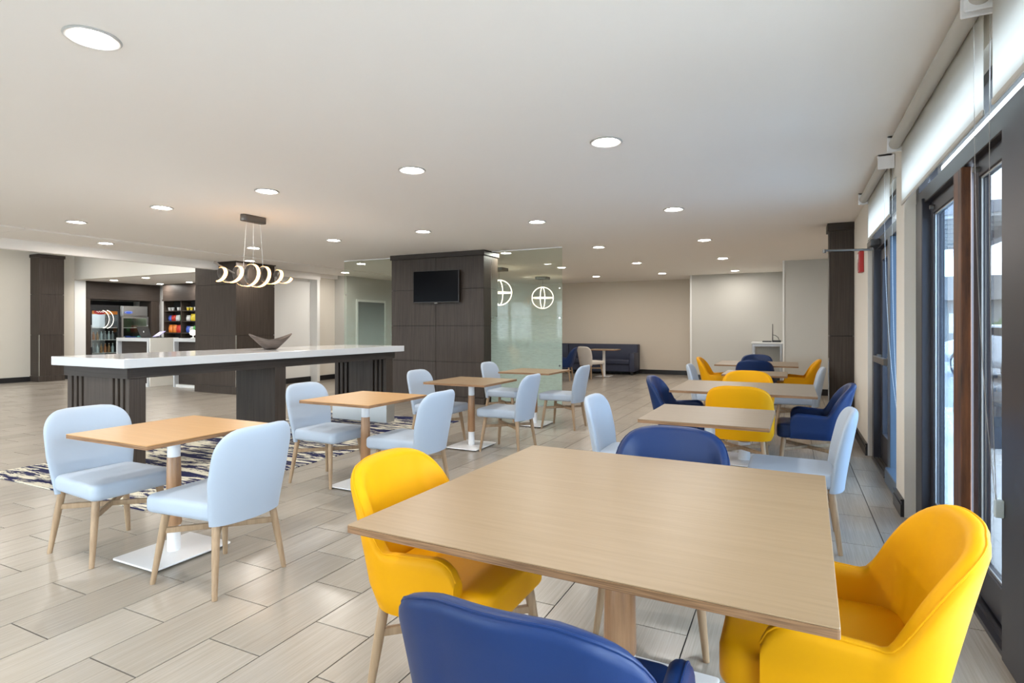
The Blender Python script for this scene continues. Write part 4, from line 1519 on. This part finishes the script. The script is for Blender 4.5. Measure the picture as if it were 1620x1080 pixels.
B(2.36, 11.1, -.015, 2.5, 11.24, 2.48).build('shaft', 'soffit', pp_, world=True, bevel=0.01)
B(2.31, 11.05, -.015, 2.55, 11.29, .15).build('post_base', 'soffit', pp_, world=True, bevel=0.01)
bn = thing('trash_bin', 'dark grey tapered bin standing on the patio outside', 'bin', (2.12, 8.35, -.0145))
MB().lathe([(.20, 0), (.21, .02), (.27, .52), (.275, .53)], n=24).build('bin_body', 'bin_grey', bn, smooth=True)
MB().lathe([(.275, .531), (.315, .55), (.32, .60), (.27, .64), (.10, .66)], n=24).build('bin_rim', 'bin_grey', bn, smooth=True)


# parked car
def parked_car(label, x, y, rz):
    t = thing('parked_car', label, 'car', (x, y, -.03), rz)
    # side profile (x along car, z), extruded over the width with tumblehome
    prof = [(-2.2, .35), (-2.25, .62), (-2.18, .92), (-1.55, 1.0), (-.85, 1.42), (.75, 1.45), (1.45, 1.05), (2.15, .95), (2.25, .70), (2.2, .35)]
    rs = []
    for yv, sc_, zz in ((-.88, .97, 0), (-.80, 1.0, .0), (.80, 1.0, 0), (.88, .97, 0)):
        rs.append([(px * sc_, yv * (.86 if pz > 1.1 else 1.0), .35 + (pz - .35) * (1 if sc_ == 1 else .97)) for px, pz in prof])
    MB().rings(rs).build('body', 'car_paint', t, bevel=0.03, bseg=2, smooth=True)
    m = MB()
    for sy in (-1, 1):
        m._add([(-1.35, sy * .86, 1.04), (1.25, sy * .86, 1.06), (.68, sy * .775, 1.38), (-.80, sy * .775, 1.36), (-1.35, sy * .80, 1.04), (1.25, sy * .80, 1.06), (.68, sy * .73, 1.38), (-.80, sy * .73, 1.36)],
               [(0, 1, 2, 3), (7, 6, 5, 4), (0, 4, 5, 1), (1, 5, 6, 2), (2, 6, 7, 3), (3, 7, 4, 0)])
    m.build('side_windows', 'screen_black', t)
    m = MB()._add([(-1.50, -.66, 1.05), (-1.50, .66, 1.05), (-.93, .60, 1.39), (-.93, -.60, 1.39), (-1.54, -.66, 1.04), (-1.54, .66, 1.04), (-.97, .60, 1.38), (-.97, -.60, 1.38)],
                  [(3, 2, 1, 0), (4, 5, 6, 7), (0, 1, 5, 4), (1, 2, 6, 5), (2, 3, 7, 6), (3, 0, 4, 7)])
    m.build('rear_window', 'screen_black', t)
    for sx in (-1.35, 1.35):
        for sy in (-1, 1):
            w = MB().cyl((sx, sy * .72, .33), (sx, sy * .90, .33), .33, n=20).build('wheel', 'rubber', t, smooth=True)
            MB().cyl((sx, sy * .895, .33), (sx, sy * .91, .33), .2, n=16).build('hub_cap', 'steel', w, smooth=True)
    for sy in (-1, 1):
        B(-2.27, sy * .80, .72, -2.15, sy * .52, .90).build('tail_light', 'red', t, bevel=0.01)
        B(2.13, sy * .80, .70, 2.27, sy * .50, .86).build('head_light', 'white_trim', t, bevel=0.01)
        B(.80, sy * .88, 1.0, 1.0, sy * 1.04, 1.13).build('door_mirror', 'car_paint', t, bevel=0.02)
    B(-2.33, -.82, .40, -2.18, .82, .58).build('bumper', 'bin_grey', t, bevel=0.02)
    return t


parked_car('silver car parked outside beyond the bin', 5.3, 19.0, radians(100))
hs = thing('far_house', 'pale low building beyond the parking lot', 'building', (12, 52, -.03))
B(4, 50, -.03, 26, 58, 3.2).build('wall', 'stucco', hs, world=True)
m = MB()._add([(3, 49, 3.2), (27, 49, 3.2), (27, 59, 3.2), (3, 59, 3.2), (5, 54, 5.2), (25, 54, 5.2)], [(0, 1, 5, 4), (1, 2, 5), (2, 3, 4, 5), (3, 0, 4), (3, 2, 1, 0)])
m.build('roof', 'roof_shingle', hs, world=True)
for k in range(5):
    w = B(6 + k * 4, 49.95, .9, 7.6 + k * 4, 50.05, 2.3).build('window', 'white_trim', hs, world=True)
for i, (x, y, r_, nm) in enumerate(((10.5, 38, 1.3, 'nearest the car'), (13.8, 39, 1.1, 'right of the first'), (17, 40, 1.5, 'farthest right'))):
    m = bmesh.new()
    bmesh.ops.create_icosphere(m, subdivisions=4, radius=r_)
    for v in m.verts:
        v.co *= 1 + .18 * sin(v.co.x * 9 + i) * sin(v.co.y * 8) + random.uniform(-.09, .09)
        v.co.z *= .75
    me = bpy.data.meshes.new('bush')
    m.to_mesh(me)
    m.free()
    me.materials.append(MATS['bush'])
    o = bpy.data.objects.new('bush', me)
    COL.objects.link(o)
    o.location = (x, y, r_ * .6)
    tag(o, 'rounded green bush across the parking lot, ' + nm, 'bush', 'bushes across the lot')
